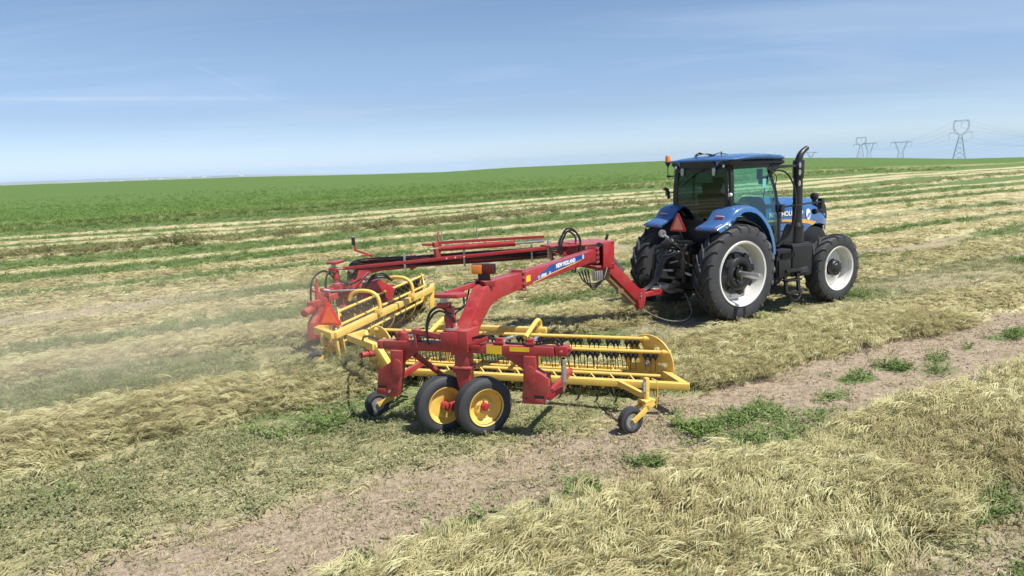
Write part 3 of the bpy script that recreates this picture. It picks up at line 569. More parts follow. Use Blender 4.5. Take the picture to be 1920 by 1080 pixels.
def tractor():
    global OFF; OFF = Vector((0, 0, 0))
    T = thing('tractor', 'blue farm tractor with white rims and black exhaust stack pulling the rake', 'tractor', T0, YAW)
    P = lambda mb, n, m, par=T, **k: mb.build(n, m, par, **k)
    # --- chassis
    m = MB(); m.box((0, 0, .97), (.62, 1.3, .42)); m.box((1.0, 0, .92), (2.0, .5, .52)); m.box((2.5, 0, .98), (1.5, .42, .5)); m.cyl((0, -.75, .97), (0, .75, .97), .16, 20)
    m.box((-.25, 0, .8), (.35, .5, .5)); m.box((.9, -.45, .8), (.9, .3, .36)); m.box((.9, .45, .8), (.9, .3, .36)); m.box((-.3, 0, 1.25), (.3, .62, .5)); m.box((.35, 0, 1.32), (1.3, 1.0, .3))
    P(m, 'chassis', BLACKM, bev=.03)
    m = MB(); m.box((3.01, 0, .72), (.22, 1.35, .2)); m.box((3.01, 0, .80), (.4, .5, .3)); m.cyl((3.01, -.8, .745), (3.01, .8, .745), .09, 16); m.box((3.5, 0, .95), (.5, .5, .34)); m.tube([(2.75, -.66, .72), (2.75, .66, .72)], .03)
    P(m, 'front_axle', BLACKM, bev=.02)
    # --- wheels
    for side in (-1, 1):
        y = side*.935; w = tyre('rear_wheel', .965, .43, .60, T, (0, y, .97), .052, 22, side)
        so_ = side
        m = MB(); pr = [(.60, .215), (.635, .225), (.645, .20), (.60, .16), (.575, .05), (.565, -.06), (.60, -.17), (.64, -.2), (.635, -.225), (.58, -.205), (.55, -.08), (.53, -.02), (.30, -.05), (.22, -.05), (.22, -.075), (.30, -.075), (.54, -.045), (.555, .04), (.575, .14)]
        m.lathe([(r, h*so_) for r, h in pr], (0, y, .97), 'Y', 64, closed=True); rim = P(m, 'rim', WHITE, w)
        m = MB()      # cast weights and hub
        m.lathe([(0, -.03*so_), (.40, -.03*so_), (.42, .0*so_), (.41, .055*so_), (.37, .075*so_), (.335, .08*so_), (.32, .13*so_), (.27, .155*so_), (.205, .15*so_), (.185, .05*so_), (0, .05*so_)], (0, y, .97), 'Y', 40)
        P(m, 'wheel_weight', BLACKP, w, bev=.004)
        for k in range(8):
            a = k*PI/4+.2; m = MB(); m.box((math.cos(a)*.36, y+so_*.085, .97+math.sin(a)*.36), (.13, .055, .13), rot=(0, -a, 0)); P(m, 'weight_lug', BLACKP, w, bev=.012)
        m = MB()
        for k in range(8): a = k*PI/4+.6; m.cyl((math.cos(a)*.47, y-.03*so_, .97+math.sin(a)*.47), (math.cos(a)*.47, y+.0*so_, .97+math.sin(a)*.47), .017, 6)
        for k in range(8): a = k*PI/4; m.cyl((math.cos(a)*.145, y+.04*so_, .97+math.sin(a)*.145), (math.cos(a)*.145, y+.085*so_, .97+math.sin(a)*.145), .016, 6)
        P(m, 'bolt_ring', ZINC, w)['kind'] = 'stuff'
        m = MB(); m.cyl((0, y+.02*so_, .97), (0, y+.62*so_, .97), .056, 24); m.cyl((0, y+.62*so_, .97), (0, y+.632*so_, .97), .050, 24); m.cyl((0, y+.632*so_, .97), (0, y+.634*so_, .97), .012, 10); P(m, 'bar_axle', CHROME, w)
        m = MB(); m.lathe([(.0, .04*so_), (.09, .04*so_), (.10, .13*so_), (.06, .14*so_), (.05, .14*so_)], (0, y, .97), 'Y', 20); P(m, 'hub', BLACKM, w, bev=.005)
        y = side*.905; w = tyre('front_wheel', .745, .37, .445, T, (3.01, y, .745), .045, 18, side)
        m = MB(); pr = [(.445, .175), (.478, .19), (.485, .165), (.45, .14), (.43, .05), (.425, -.05), (.45, -.14), (.48, -.165), (.475, -.19), (.43, -.17), (.405, -.06), (.33, .0), (.20, .015), (.2, -.015), (.33, -.03), (.40, -.09), (.415, .0), (.42, .08), (.43, .14)]
        m.lathe([(r, h*so_*.98) for r, h in pr], (3.01, y, .745), 'Y', 56, closed=True); P(m, 'rim', WHITE, w)
        m = MB(); m.lathe([(0, -.05*so_), (.17, -.05*so_), (.175, .09*so_), (.155, .12*so_), (.12, .125*so_), (.105, .155*so_), (.05, .165*so_), (0, .165*so_)], (3.01, y, .745), 'Y', 32)
        for k in range(10): a = k*PI/5; m.cyl((3.01+math.cos(a)*.14, y+.10*so_, .745+math.sin(a)*.14), (3.01+math.cos(a)*.14, y+.14*so_, .745+math.sin(a)*.14), .015, 6)
        P(m, 'hub', BLACKM, w, bev=.006)
    # --- fenders
    for s in (-1, 1):
        prof = [(-.63, 1.84), (-.62, 1.88), (-.57, 1.905), (-.42, 1.955), (-.30, 2.01), (-.235, 2.09), (-.17, 2.165), (-.06, 2.22), (.1, 2.255), (.28, 2.25), (.46, 2.20), (.62, 2.10), (.76, 1.96), (.88, 1.79), (.97, 1.60), (1.02, 1.42), (1.04, 1.26)]
        m = MB(); rings = []
        for i, (x, z) in enumerate(prof):
            a = prof[max(i-1, 0)]; b = prof[min(i+1, len(prof)-1)]; t = Vector((b[0]-a[0], 0, b[1]-a[1])).normalized(); n = Vector((-t.z, 0, t.x))
            yo = 1.07; yi = .50 if x < .0 else .52
            if i == 0: yo = 1.02
            if i > 12: yi = .80
            p = Vector((x, 0, z)); sec = []
            for yy, off in ((yi, 0), (yi+.05, .012), (.78, .03), (yo-.09, .022), (yo-.035, .0), (yo, -.03), (yo+.002, -.10), (yo-.02, -.10), (yo-.03, -.045), (yo-.1, -.02), (.78, -.005), (yi, -.03)):
                sec.append(p+n*off+Vector((0, s*yy, 0)))
            rings.append(sec)
        m.loft(rings); fd = P(m, 'fender', BLUE, ang=50)
        m = MB(); arc = [(math.cos(a)*1.045, .97+math.sin(a)*1.03) for a in np.linspace(R(5), R(125), 22)]
        m.loft([[Vector((x, s*.50, z)), Vector((x, s*1.0, z)), Vector((x, s*1.0, z+.02)), Vector((x, s*.5, z+.02))] for x, z in arc]); P(m, 'fender_liner', BLACKP, fd)
        # reflectors on the step
        m = MB(); m.box((-.272, s*.80, 2.085), (.012, .21, .034), rot=(0, R(-38), 0)); P(m, 'tail_lamp_white', REFW, fd, bev=.004)
        m = MB(); m.box((-.297, s*.80, 2.045), (.014, .215, .046), rot=(0, R(-38), 0)); P(m, 'tail_lamp_red', REFR, fd, bev=.004)
        m = MB(); m.box((-.637, s*.80, 1.868), (.012, .44, .028)); P(m, 'red_reflector_strip', REFR, fd)
        m = MB(); m.box((-.52, s*.985, 1.936), (.15, .05, .006), rot=(0, R(-18), R(12)*s)); P(m, 'white_reflector', REFW, fd)
        if s < 0:
            for k in range(3):
                m = MB(); m.cyl((-.40+k*.085, -1.066, 1.90+k*.045), (-.40+k*.085, -1.084, 1.90+k*.045), .026, 12); P(m, 'hitch_button', [YST, PRINT, BLACKP][k] if k else mat('green_button', (.1, .35, .12), .4), fd)
    # --- cab: rear lower shell
    m = MB()
    m.loft([[Vector((.02, y, z)) for y, z in ((-.50, 1.30), (.50, 1.30), (.66, 1.72), (.80, 2.10), (.77, 2.20), (.44, 1.90), (-.44, 1.90), (-.77, 2.20), (-.80, 2.10), (-.66, 1.72))],
            [Vector((.10, y, z)) for y, z in ((-.50, 1.30), (.50, 1.30), (.66, 1.72), (.80, 2.10), (.77, 2.20), (.44, 1.90), (-.44, 1.90), (-.77, 2.20), (-.80, 2.10), (-.66, 1.72))]])
    m.box((.72, 0, 1.32), (1.3, 1.2, .10)); m.box((.30, -.80, 2.22), (.42, .04, .18)); m.box((.30, .80, 2.22), (.42, .04, .18))
    P(m, 'cab_floor_shell', BLACKP, bev=.008)
    # pillars
    def pil(pts, w=.07, d=.07): 
        m_ = MB(); P_ = [Vector(p) for p in pts]
        for a, b in zip(P_[:-1], P_[1:]): m_.beam(a, b, w, d, up=(1, 0, 0))
        return m_
    for s in (-1, 1):
        P(pil([(.05, s*.78, 2.12), (.05, s*.775, 2.6), (.07, s*.73, 3.02)], .075, .09), 'rear_pillar', BLACKP, bev=.015)
        P(pil([(.62, s*.835, 2.16), (.62, s*.83, 2.6), (.60, s*.78, 3.03)], .03, .035), 'door_pillar', BLACKP, bev=.006) if s > 0 else None
        P(pil([(1.40, s*.80, 1.32), (1.37, s*.82, 1.9), (1.27, s*.80, 2.5), (1.08, s*.75, 3.02)], .05, .055), 'front_pillar', BLACKP, bev=.012)
    m = MB(); m.beam((.06, -.74, 3.0), (.06, .74, 3.0), .08, .10); m.beam((.06, -.76, 3.02), (1.08, -.77, 3.03), .06, .09); m.beam((.06, .76, 3.02), (1.08, .77, 3.03), .06, .09); m.beam((1.1, -.75, 3.02), (1.1, .75, 3.02), .07, .09); P(m, 'cab_top_frame', BLACKP, bev=.01)
    m = MB(); m.beam((1.40, -.8, 1.33), (1.40, .8, 1.33), .06, .08); P(m, 'windscreen_sill', BLACKP, bev=.01)
    # glass
    def pane(name, ring, material, th=.006):
        m_ = MB(); c0 = [Vector(p) for p in ring]; n = (c0[1]-c0[0]).cross(c0[2]-c0[0]).normalized()*th
        m_.loft([c0, [p+n for p in c0]]); return P(m_, name, material)
    pane('rear_window', [(.0, -.74, 2.16), (.0, -.47, 1.90), (.0, .47, 1.90), (.0, .74, 2.16), (.0, .735, 2.6), (.015, .70, 2.98), (.015, -.70, 2.98), (.0, -.735, 2.6)], GL_REAR)
    for s in (-1, 1):
        pane('side_door_glass', [(.10, s*.815, 2.30), (.45, s*.84, 2.24), (.70, s*.85, 2.06), (.90, s*.85, 1.80), (1.02, s*.84, 1.40), (1.36, s*.82, 1.36), (1.345, s*.835, 1.9), (1.24, s*.82, 2.5), (1.06, s*.77, 2.99), (.10, s*.755, 2.99)], GL_SIDE)
        m = MB(); m.tube([(.10, s*.825, 2.30), (.45, s*.85, 2.245), (.70, s*.86, 2.065), (.90, s*.86, 1.80), (1.02, s*.85, 1.40), (1.36, s*.83, 1.35)], .012, 6); P(m, 'door_seal', BLACKM)
        m = MB(); m.box((1.19, s*.862, 1.72), (.05, .03, .16)); m.cyl((1.17, s*.87, 1.76), (1.10, s*.885, 1.76), .012, 8); P(m, 'door_handle', BLACKM, bev=.006)
    pane('windscreen', [(1.42, -.74, 1.36), (1.42, .74, 1.36), (1.395, .76, 1.9), (1.30, .74, 2.5), (1.12, .70, 2.99), (1.12, -.70, 2.99), (1.30, -.74, 2.5), (1.395, -.76, 1.9)], GL_FRONT)
    # frit band on the rear window, wiper, hinges
    m = MB(); o_ = [(-.745, 2.16), (-.47, 1.895), (.47, 1.895), (.745, 2.16), (.74, 2.6), (.705, 2.985), (-.705, 2.985), (-.74, 2.6)]; i_ = [(y*.90, 2.47+(z-2.47)*.90) for y, z in o_]
    for k in range(8):
        a, b = k, (k+1) % 8; m.add([(-.008, *o_[a]), (-.008, *o_[b]), (-.008, *i_[b]), (-.008, *i_[a]), (-.002, *o_[a]), (-.002, *o_[b]), (-.002, *i_[b]), (-.002, *i_[a])], [(0, 1, 2, 3), (7, 6, 5, 4), (0, 4, 5, 1), (3, 2, 6, 7)])
    P(m, 'window_border', BLACKP)
    m = MB(); m.cyl((-.03, -.12, 2.98), (-.04, .05, 2.93), .012, 8); m.beam((-.03, .10, 2.93), (-.03, .55, 2.66), .012, .03); m.beam((-.025, .16, 2.90), (-.025, .62, 2.72), .01, .02); P(m, 'rear_wiper', BLACKM)
    for y in (-.38, .50):
        m = MB(); m.prism([(y-.045, 3.03), (y+.045, 3.03), (y+.04, 2.90), (y+.02, 2.86), (y-.02, 2.86), (y-.04, 2.90)], -.03, -.015, 'X'); m.cyl((-.045, y, 2.90), (-.01, y, 2.90), .012, 10); P(m, 'window_hinge', ZINC, bev=.006)
    m = MB(); m.cyl((-.03, -.55, 2.20), (-.05, -.55, 2.20), .028, 12); P(m, 'window_knob', BLACKM, bev=.006); m = MB(); m.box((-.03, 0, 1.98), (.03, .26, .05)); P(m, 'window_latch', BLACKM, bev=.006)
    # --- roof
    def rring(x, hw, zt, zb, crown=.05, n=9):
        top = [Vector((x, hw*t, zt-crown*abs(t)**2.6)) for t in np.linspace(-1, 1, n)]
        return [Vector((x, -hw*.99, zb+.02)), Vector((x, -hw*1.01, (zt-crown+zb)/2+.01))]+top+[Vector((x, hw*1.01, (zt-crown+zb)/2+.01)), Vector((x, hw*.99, zb+.02)), Vector((x, hw*.93, zb)), Vector((x, 0, zb)), Vector((x, -hw*.93, zb))]
    m = MB(); m.loft([rring(-.08, .82, 3.172, 3.145, .015), rring(-.04, .86, 3.20, 3.14, .02), rring(.12, .89, 3.24, 3.14), rring(.5, .895, 3.275, 3.145), rring(.95, .89, 3.285, 3.14), rring(1.3, .87, 3.265, 3.125), rring(1.48, .83, 3.225, 3.115), rring(1.56, .76, 3.175, 3.11)])
    roof = P(m, 'roof', BLUE, ang=60)
    m = MB()
    m.loft([[Vector((x, y, z)) for x, y, z in r_] for r_ in (
        [(-.04, -.83, 3.138), (-.04, .83, 3.138), (1.53, .79, 3.112), (1.53, -.79, 3.112)], [(-.03, -.80, 3.06), (-.03, .80, 3.06), (1.54, .81, 3.05), (1.54, -.81, 3.05)], [(.10, -.70, 2.985), (.10, .70, 2.985), (1.32, .72, 2.97), (1.32, -.72, 2.97)])])
    P(m, 'roof_underside', BLACKP, roof, bev=.02)
    m = MB(); m.add([(-.065, -.40, 3.16), (-.065, .46, 3.16), (-.058, .52, 3.02), (-.058, -.47, 3.02), (.02, -.40, 3.16), (.02, .46, 3.16), (.02, .52, 3.02), (.02, -.47, 3.02)], [(0, 1, 2, 3), (7, 6, 5, 4), (0, 4, 5, 1), (1, 5, 6, 2), (2, 6, 7, 3), (3, 7, 4, 0)]); P(m, 'rear_roof_panel', BLACKP, roof)
    for y0, sg in ((-.43, -1), (.49, 1)):
        m = MB(); m.add([(-.062, y0+sg*.03, 3.165), (-.062, y0+sg*.34, 3.165), (-.05, y0+sg*.12, 3.115), (-.055, y0+sg*.045, 3.03), (.03, y0+sg*.03, 3.165), (.03, y0+sg*.34, 3.165), (.03, y0+sg*.12, 3.115), (.03, y0+sg*.045, 3.03)],
                        [(0, 1, 2, 3), (7, 6, 5, 4), (0, 4, 5, 1), (1, 5, 6, 2), (2, 6, 7, 3), (3, 7, 4, 0)]); P(m, 'roof_corner_trim', BLUE, roof, bev=.006)
    for y, x in ((-.66, .0), (-.62, .12), (.66, .0), (.72, .05)):
        m = MB(); m.cyl((x+.02, y, 3.05), (x-.045, y, 3.045), .036, 16); l_ = P(m, 'work_lamp', BLACKM, roof); m = MB(); m.cyl((x-.046, y, 3.045), (x-.05, y, 3.045), .030, 16); P(m, 'lamp_lens', REFW, roof)
    m = MB()
    for k in range(3): m.tube([(.1+.03*k, .28, 3.245), (.06, .16-.03*k, 3.30+.012*k), (.16, .02, 3.29), (.25, -.06, 3.28), (.2, .1, 3.30), (.12, .26, 3.26)], .008, 6, smooth=6)
    m.tube([(.2, 0, 3.25), (.28, -.14, 3.285), (.22, -.30, 3.30), (.30, -.42, 3.27)], .009, 6, smooth=5); m.cyl((.22, -.34, 3.25), (.22, -.34, 3.33), .012, 8); m.box((.22, -.1, 3.265), (.10, .06, .03)); P(m, 'roof_cable', HOSE, roof)
    # --- beacon on its stalk
    m = MB(); m.cyl((.06, .76, 2.86), (.02, .98, 2.86), .014, 8); m.box((.02, .97, 2.86), (.05, .06, .045)); m.cyl((.02, .985, 2.86), (.02, .985, 3.06), .010, 8); m.cyl((.02, .985, 3.06), (.02, .985, 3.14), .018, 12, .06); m.cyl((.02, .985, 3.14), (.02, .985, 3.165), .066, 20)
    m.tube([(.02, .985, 2.85), (.02, .95, 2.78), (.03, .86, 2.80), (.04, .80, 2.98), (.04, .80, 3.1)], .005, 5, smooth=5); bk = P(m, 'beacon_stalk', BLACKM)
    m = MB(); m.lathe([(0, .165), (.060, .165), (.058, .22), (.052, .28), (.040, .30), (0, .305)], (.02, .985, 3.0), 'Z', 20); P(m, 'beacon_lamp', AMB, bk)
    m = MB(); m.cyl((.05, .78, 2.52), (-.02, .92, 2.50), .014, 8); m.box((-.02, .95, 2.50), (.07, .07, .10)); m.cyl((-.03, .93, 2.56), (-.04, 1.02, 2.60), .04, 14); m.cyl((.0, .9, 2.43), (-.02, .95, 2.41), .035, 12); P(m, 'side_marker_lamp', BLACKM, bev=.006)
    m = MB(); m.cyl((-.075, 1.02, 2.59), (-.03, 1.02, 2.60), .035, 14); P(m, 'marker_lens', AMB)
    m = MB(); m.cyl((.02, -.80, 2.49), (-.03, -.80, 2.49), .036, 16); P(m, 'rear_reflector', REFW); m = MB(); m.box((.01, -.80, 2.43), (.04, .03, .09)); m.cyl((.0, -.80, 2.38), (-.02, -.8, 2.38), .016, 10); P(m, 'reflector_bracket', BLACKM)
    # --- inside
    m = MB(); m.box((.48, .0, 1.66), (.5, .5, .2)); m.box((.48, 0, 1.82), (.52, .52, .14)); m.box((.26, 0, 2.16), (.14, .50, .66), rot=(0, R(-8), 0)); m.box((.22, 0, 2.60), (.10, .30, .22), rot=(0, R(-8), 0)); P(m, 'driver_seat', SEAT, bev=.04, seg=3)
    m = MB(); m.box((.52, -.34, 2.02), (.42, .11, .08)); m.box((.70, -.36, 2.10), (.10, .10, .14)); m.box((.46, -.48, 1.86), (.62, .20, .30)); m.cyl((.72, -.36, 2.1), (.75, -.36, 2.24), .025, 10); m.cyl((.75, -.37, 2.24), (.75, -.37, 2.28), .035, 10); P(m, 'armrest_console', TEAL, bev=.03)
    m = MB(); m.loft([[Vector((1.12+.02*t, -.18+.05*t, 1.38)), Vector((1.36, -.18+.05*t, 1.38)), Vector((1.36, .18-.05*t, 1.38)), Vector((1.12+.02*t, .18-.05*t, 1.38))] if t == 0 else [Vector((1.02, -.14, 2.0)), Vector((1.28, -.16, 2.06)), Vector((1.28, .16, 2.06)), Vector((1.02, .14, 2.0))] for t in (0, 1)]); m.box((1.17, 0, 2.12), (.12, .30, .16), rot=(0, R(-30), 0)); P(m, 'dashboard', SEAT, bev=.02)
    m = MB(); c0 = Vector((.93, 0, 2.16)); M_ = Matrix.Rotation(R(-28), 3, 'Y')
    m.tube([c0+M_ @ Vector((math.cos(a)*.19, math.sin(a)*.19, 0)) for a in np.linspace(0, 2*PI, 25)], .014, 8); m.cyl(c0, c0+M_ @ Vector((.12, 0, -.22)), .03, 10)
    for a in (0, 2.1, 4.2): m.beam(c0, c0+M_ @ Vector((math.cos(a)*.19, math.sin(a)*.19, 0)), .02, .02)
    P(m, 'steering_wheel', BLACKP)
    m = MB(); m.cyl((1.10, -.62, 2.2), (1.14, -.66, 2.62), .010, 8); m.box((1.12, -.62, 2.72), (.06, .20, .16)); P(m, 'cab_monitor', BLACKP, bev=.01)
    m = MB(); m.box((.98, -.77, 2.66), (.10, .004, .19)); P(m, 'paper_sticker', REFW)
    m = MB(); m.box((1.15, -.50, 2.84), (.03, .14, .22)); P(m, 'inside_mirror', BLACKP, bev=.02)
    m = MB(); m.box((.72, .45, 1.62), (.5, .14, .5)); m.box((1.18, .4, 1.62), (.3, .3, .4)); P(m, 'side_trim', TEAL, bev=.04)
    # --- hood
    def hring(x, hw, zt, zb, n=11):
        pts = []
        for t in np.linspace(-1, 1, n):
            y = hw*math.copysign(min(1, abs(t)**.75), t); k = abs(t)
            pts.append(Vector((x, y, zt-.05*k**2-.17*max(0, k-.62)**1.4/.26**1.0*.9)))
        return [Vector((x, -hw*1.0, zb))]+pts+[Vector((x, hw*1.0, zb))]
    def hood_b(x): return 1.38 if x < 2.55 else 1.38+.30*math.sin(min(1, (x-2.55)/.5)*PI/2) if x < 3.25 else 1.68-.10*((x-3.25)/.3)
    m = MB(); xs = [1.48, 1.9, 2.3, 2.6, 2.8, 3.0, 3.2, 3.34, 3.44, 3.52, 3.56]
    zt = [2.36, 2.33, 2.305, 2.285, 2.27, 2.25, 2.225, 2.19, 2.13, 2.03, 1.92]; hw = [.40, .405, .41, .415, .42, .425, .42, .405, .38, .345, .31]
    m.loft([hring(x, h, z, hood_b(x)) for x, z, h in zip(xs, zt, hw)]); hood = P(m, 'hood', BLUE, ang=50)
    for s in (-1, 1):
        m = MB(); pts = [(2.98, 2.17), (3.16, 2.17), (3.33, 2.13), (3.45, 2.04), (3.53, 1.86), (3.54, 1.75), (3.40, 1.82), (3.22, 1.95), (3.05, 2.10)]
        v0 = [Vector((x, s*(.437 if x < 3.3 else .437-(x-3.3)*.36), z)) for x, z in pts]; v1 = [p-Vector((0, s*.03, 0)) for p in v0]; m.loft([v0, v1]); P(m, 'side_grille', BLACKP, hood)
        m = MB(); arc = [(3.0+math.cos(a)*.50, 1.18+math.sin(a)*.44) for a in np.linspace(R(15), R(165), 14)]+[(2.55, 1.2), (2.6, .95), (3.5, .95), (3.52, 1.25)]
        m.prism(arc, s*.36, s*.425); P(m, 'engine_side_cover', BLACKP, hood, bev=.01)
        m = MB(); m.box((2.05, s*.4125, 1.60), (1.08, .004, .014)); P(m, 'panel_gap', BLACKP, hood)
        m = MB(); m.beam((3.35, s*.405, 1.62), (3.33, s*.40, 1.05), .03, .05); P(m, 'grille_strut', ZINC, hood)
        # decals
        xd = (1, 0, 0) if s < 0 else (-1, 0, 0); x0 = 1.56 if s < 0 else 2.62
        text_part('lettering', 'NEW HOLLAND', PRINT, hood, face_matrix((x0, s*.418, 1.915), xd, (0, 0, 1)), .142, bold=.005, sx_=1.04)
        m = MB(); sw = [(1.5, 1.855), (2.1, 1.84), (2.72, 1.80), (3.08, 1.72), (2.96, 1.65), (2.80, 1.70), (2.1, 1.79), (1.5, 1.825)]; m.prism(sw, s*.421, s*.426); P(m, 'gold_swoosh', GOLD, hood)
        m = MB(); leaf = [(2.80+.075*math.sin(a)*(1+.15*math.cos(a)), 1.90+.125*math.cos(a)-.02*math.sin(a)) for a in np.linspace(0, 2*PI, 22, endpoint=False)]; m.prism(leaf, s*.424, s*.432); P(m, 'leaf_emblem', PRINT, hood)
        m = MB()
        for k in range(3): m.beam((2.75+k*.035, s*.433, 1.82+.01*k), (2.82+k*.02, s*.433, 1.93), .004, .012, up=(0, 0, 1))
        P(m, 'emblem_lines', DEC, hood)['kind'] = 'stuff'
    m = MB(); m.prism([(-.30, 1.5), (.30, 1.5), (.31, 1.92), (.2, 2.02), (-.2, 2.02), (-.31, 1.92)], 3.53, 3.575, 'X'); P(m, 'front_grille', BLACKP, hood, bev=.01)
    m = MB(); m.box((3.7, 0, 1.0), (.34, .86, .42)); P(m, 'front_weights', BLACKM, bev=.03)
    # --- exhaust side
    m = MB(); m.cyl((2.02, -.75, 1.34), (2.02, -.75, 1.72), .150, 28, .142); m.cyl((2.02, -.75, 1.72), (2.02, -.75, 1.80), .145, 28, .105); m.cyl((2.02, -.75, 1.80), (2.02, -.75, 2.72), .102, 28, .095)
    m.cyl((2.02, -.75, 1.705), (2.02, -.75, 1.73), .158, 28); ex = P(m, 'exhaust_stack', BLACKM, ang=30)
    m = MB(); m.lathe([(.09, 2.70), (.115, 2.74), (.120, 3.06), (.11, 3.09), (.09, 3.09)], (2.02, -.75, 0), 'Z', 28, closed=True); P(m, 'heat_shield', BLACKM, ex)
    m = MB()
    for z in (2.62, 2.84, 2.99): m.prism([(1.93+.035*math.cos(a), z+.06*math.sin(a)) for a in np.linspace(0, 2*PI, 12, endpoint=False)], -.862, -.850)
    P(m, 'shield_slots', ZINC, ex)['kind'] = 'stuff'
    tip = [(2.02, -.75, 3.06), (2.03, -.75, 3.12), (2.07, -.75, 3.20), (2.15, -.75, 3.27), (2.27, -.75, 3.335)]
    m = MB(); m.tube(tip, .082, 18, smooth=4, r2=.050); P(m, 'exhaust_tip', BLACKM, ex)
    m = MB(); sh = [(1.63+.0, -.98), (2.05, -1.04), (2.22, -1.0), (2.30, -.88), (2.31, -.7), (2.28, -.50), (1.63, -.48)]
    m.prism(sh, .70, 1.35, 'Z'); m.prism([(x*.97+.06, y*.97) for x, y in sh], 1.345, 1.375, 'Z'); P(m, 'exhaust_canister', BLACKP, bev=.035, seg=3)
    m = MB(); m.box((1.32, -.86, 1.24), (.40, .34, .14)); m.box((1.32, -.86, .96), (.44, .32, .46)); m.box((1.30, -1.04, .93), (.34, .03, .36)); P(m, 'battery_box', BLACKP, bev=.02)
    m = MB()
    for k in range(9): m.box((1.22+k*.045, -1.05, 1.19), (.018, .05, .10))
    P(m, 'box_louvres', BLACKM)['kind'] = 'stuff'
    m = MB(); m.prism([(1.5, 1.36), (1.98, 1.36), (1.9, 1.55), (1.86, 1.78), (1.80, 1.72), (1.68, 1.50)], -.62, -.80); P(m, 'heat_guard', BLACKM, bev=.01)
    m = MB()
    for x in (1.36, 1.74): m.beam((x, -1.0, .84), (x+.0, -1.08, .36), .08, .045, up=(0, 1, 0))
    m.box((1.55, -1.07, .40), (.44, .15, .035)); m.box((1.55, -1.04, .66), (.44, .16, .035)); m.box((1.55, -1.0, .86), (.46, .2, .06)); m.tube([(1.40, -1.08, .42), (1.42, -1.14, .30), (1.55, -1.15, .25), (1.70, -1.13, .30), (1.72, -1.08, .38)], .018, 8, smooth=5); P(m, 'cab_steps', BLACKM, bev=.01)
    m = MB(); m.loft([[Vector((1.72, -.92, .82)), Vector((2.02, -.95, .82)), Vector((2.02, -1.1, .80)), Vector((1.74, -1.1, .78))], [Vector((1.72, -.92, .90)), Vector((2.0, -.95, .92)), Vector((2.0, -1.05, .90)), Vector((1.75, -1.07, .86))]]); P(m, 'step_lamp_cover', BLACKP, bev=.015)
    # brackets, mirror and hoses on the right
    m = MB(); m.beam((1.10, -.78, 2.90), (1.25, -.84, 2.98), .05, .09); m.beam((1.25, -.84, 2.98), (1.95, -.80, 2.98), .05, .07, h2=.045); m.beam((1.08, -.79, 2.80), (1.24, -.83, 2.94), .03, .06); P(m, 'exhaust_bracket', BLACKM, bev=.01)
    m = MB(); m.tube([(1.20, -.84, 2.92), (1.42, -.92, 2.86), (1.62, -.96, 2.60), (1.70, -.96, 2.25), (1.68, -.94, 1.85), (1.56, -.90, 1.55), (1.30, -.86, 1.36)], .018, 8, smooth=6); m.tube([(1.12, -.83, 2.9), (1.18, -.9, 2.78), (1.2, -.86, 2.6), (1.28, -.86, 2.3)], .010, 6, smooth=6); P(m, 'black_hose', HOSE)
    m = MB(); m.beam((1.38, -.86, 2.16), (2.30, -.92, 2.20), .04, .035); m.beam((2.30, -.92, 2.20), (2.62, -.86, 2.20), .035, .03); m.box((1.40, -.87, 2.14), (.10, .06, .16)); m.box((2.66, -.84, 2.16), (.10, .10, .22)); m.box((2.60, -.80, 2.0), (.09, .10, .07)); P(m, 'lamp_arm', BLACKM, bev=.01)
    m = MB(); m.lathe([(0, -.085), (.05, -.07), (.078, -.03), (.085, .01), (.07, .055), (.035, .08), (0, .085)], (2.55, -.75, 2.31), 'Z', 20); m.cyl((2.55, -.75, 2.16), (2.55, -.75, 2.24), .045, 14); P(m, 'air_precleaner', BLACKP)
    m = MB(); m.cyl((2.52, -.82, 2.0), (2.44, -.84, 2.0), .06, 18); P(m, 'side_work_lamp', BLACKM, bev=.01)
    # --- rear linkage
    m = MB(); m.box((-.42, 0, 1.20), (.16, .44, .55)); m.box((-.40, .0, .86), (.30, .30, .30)); m.cyl((-.5, 0, .78), (-.72, 0, .78), .045, 16); m.box((-.48, -.18, 1.42), (.16, .16, .14)); m.box((-.46, .16, 1.45), (.14, .18, .12)); m.box((-.5, 0, 1.56), (.1, .5, .08)); P(m, 'rear_housing', BLACKM, bev=.02)
    for s in (-1, 1):
        m = MB(); m.beam((-.35, s*.26, 1.52), (-.86, s*.40, 1.44), .07, .09); m.cyl((-.86, s*.40, 1.44), (-.88, s*.44, .86), .026, 12); m.cyl((-.87, s*.42, 1.30), (-.88, s*.43, 1.0), .042, 12); m.cyl((-.3, s*.28, 1.3), (-.66, s*.38, 1.46), .045, 14); P(m, 'lift_arm', BLACKM, bev=.008)
        m = MB(); m.beam((-.28, s*.30, .66), (-.95, s*.46, .80), .05, .09); m.beam((-.95, s*.46, .80), (-1.14, s*.48, .84), .04, .08); m.cyl((-1.14, s*.45, .84), (-1.14, s*.52, .84), .06, 18); P(m, 'lower_link', BLACKM, bev=.008)
        m = MB(); m.cyl((-.62, s*.12, .98), (-.66, s*.44, .94), .028, 12); m.cyl((-.5, s*.1, 1.16), (-.52, s*.32, 1.10), .022, 12); P(m, 'stabiliser', CHROME)
    m = MB(); m.cyl((-.48, .05, 1.42), (-.84, .16, 1.72), .026, 10); m.cyl((-.60, .085, 1.52), (-.78, .14, 1.67), .042, 12); m.lathe([(.03, -.03), (.075, -.03), (.075, .03), (.03, .03)], (-.87, .17, 1.75), 'Y', 20, closed=True); P(m, 'top_link', ZINC)
    m = MB()
    for k in range(5): y = -.24+.12*k; m.cyl((-.50, y, 1.38), (-.58, y, 1.36), .026, 12); m.cyl((-.58, y, 1.36), (-.61, y, 1.355), .034, 12)
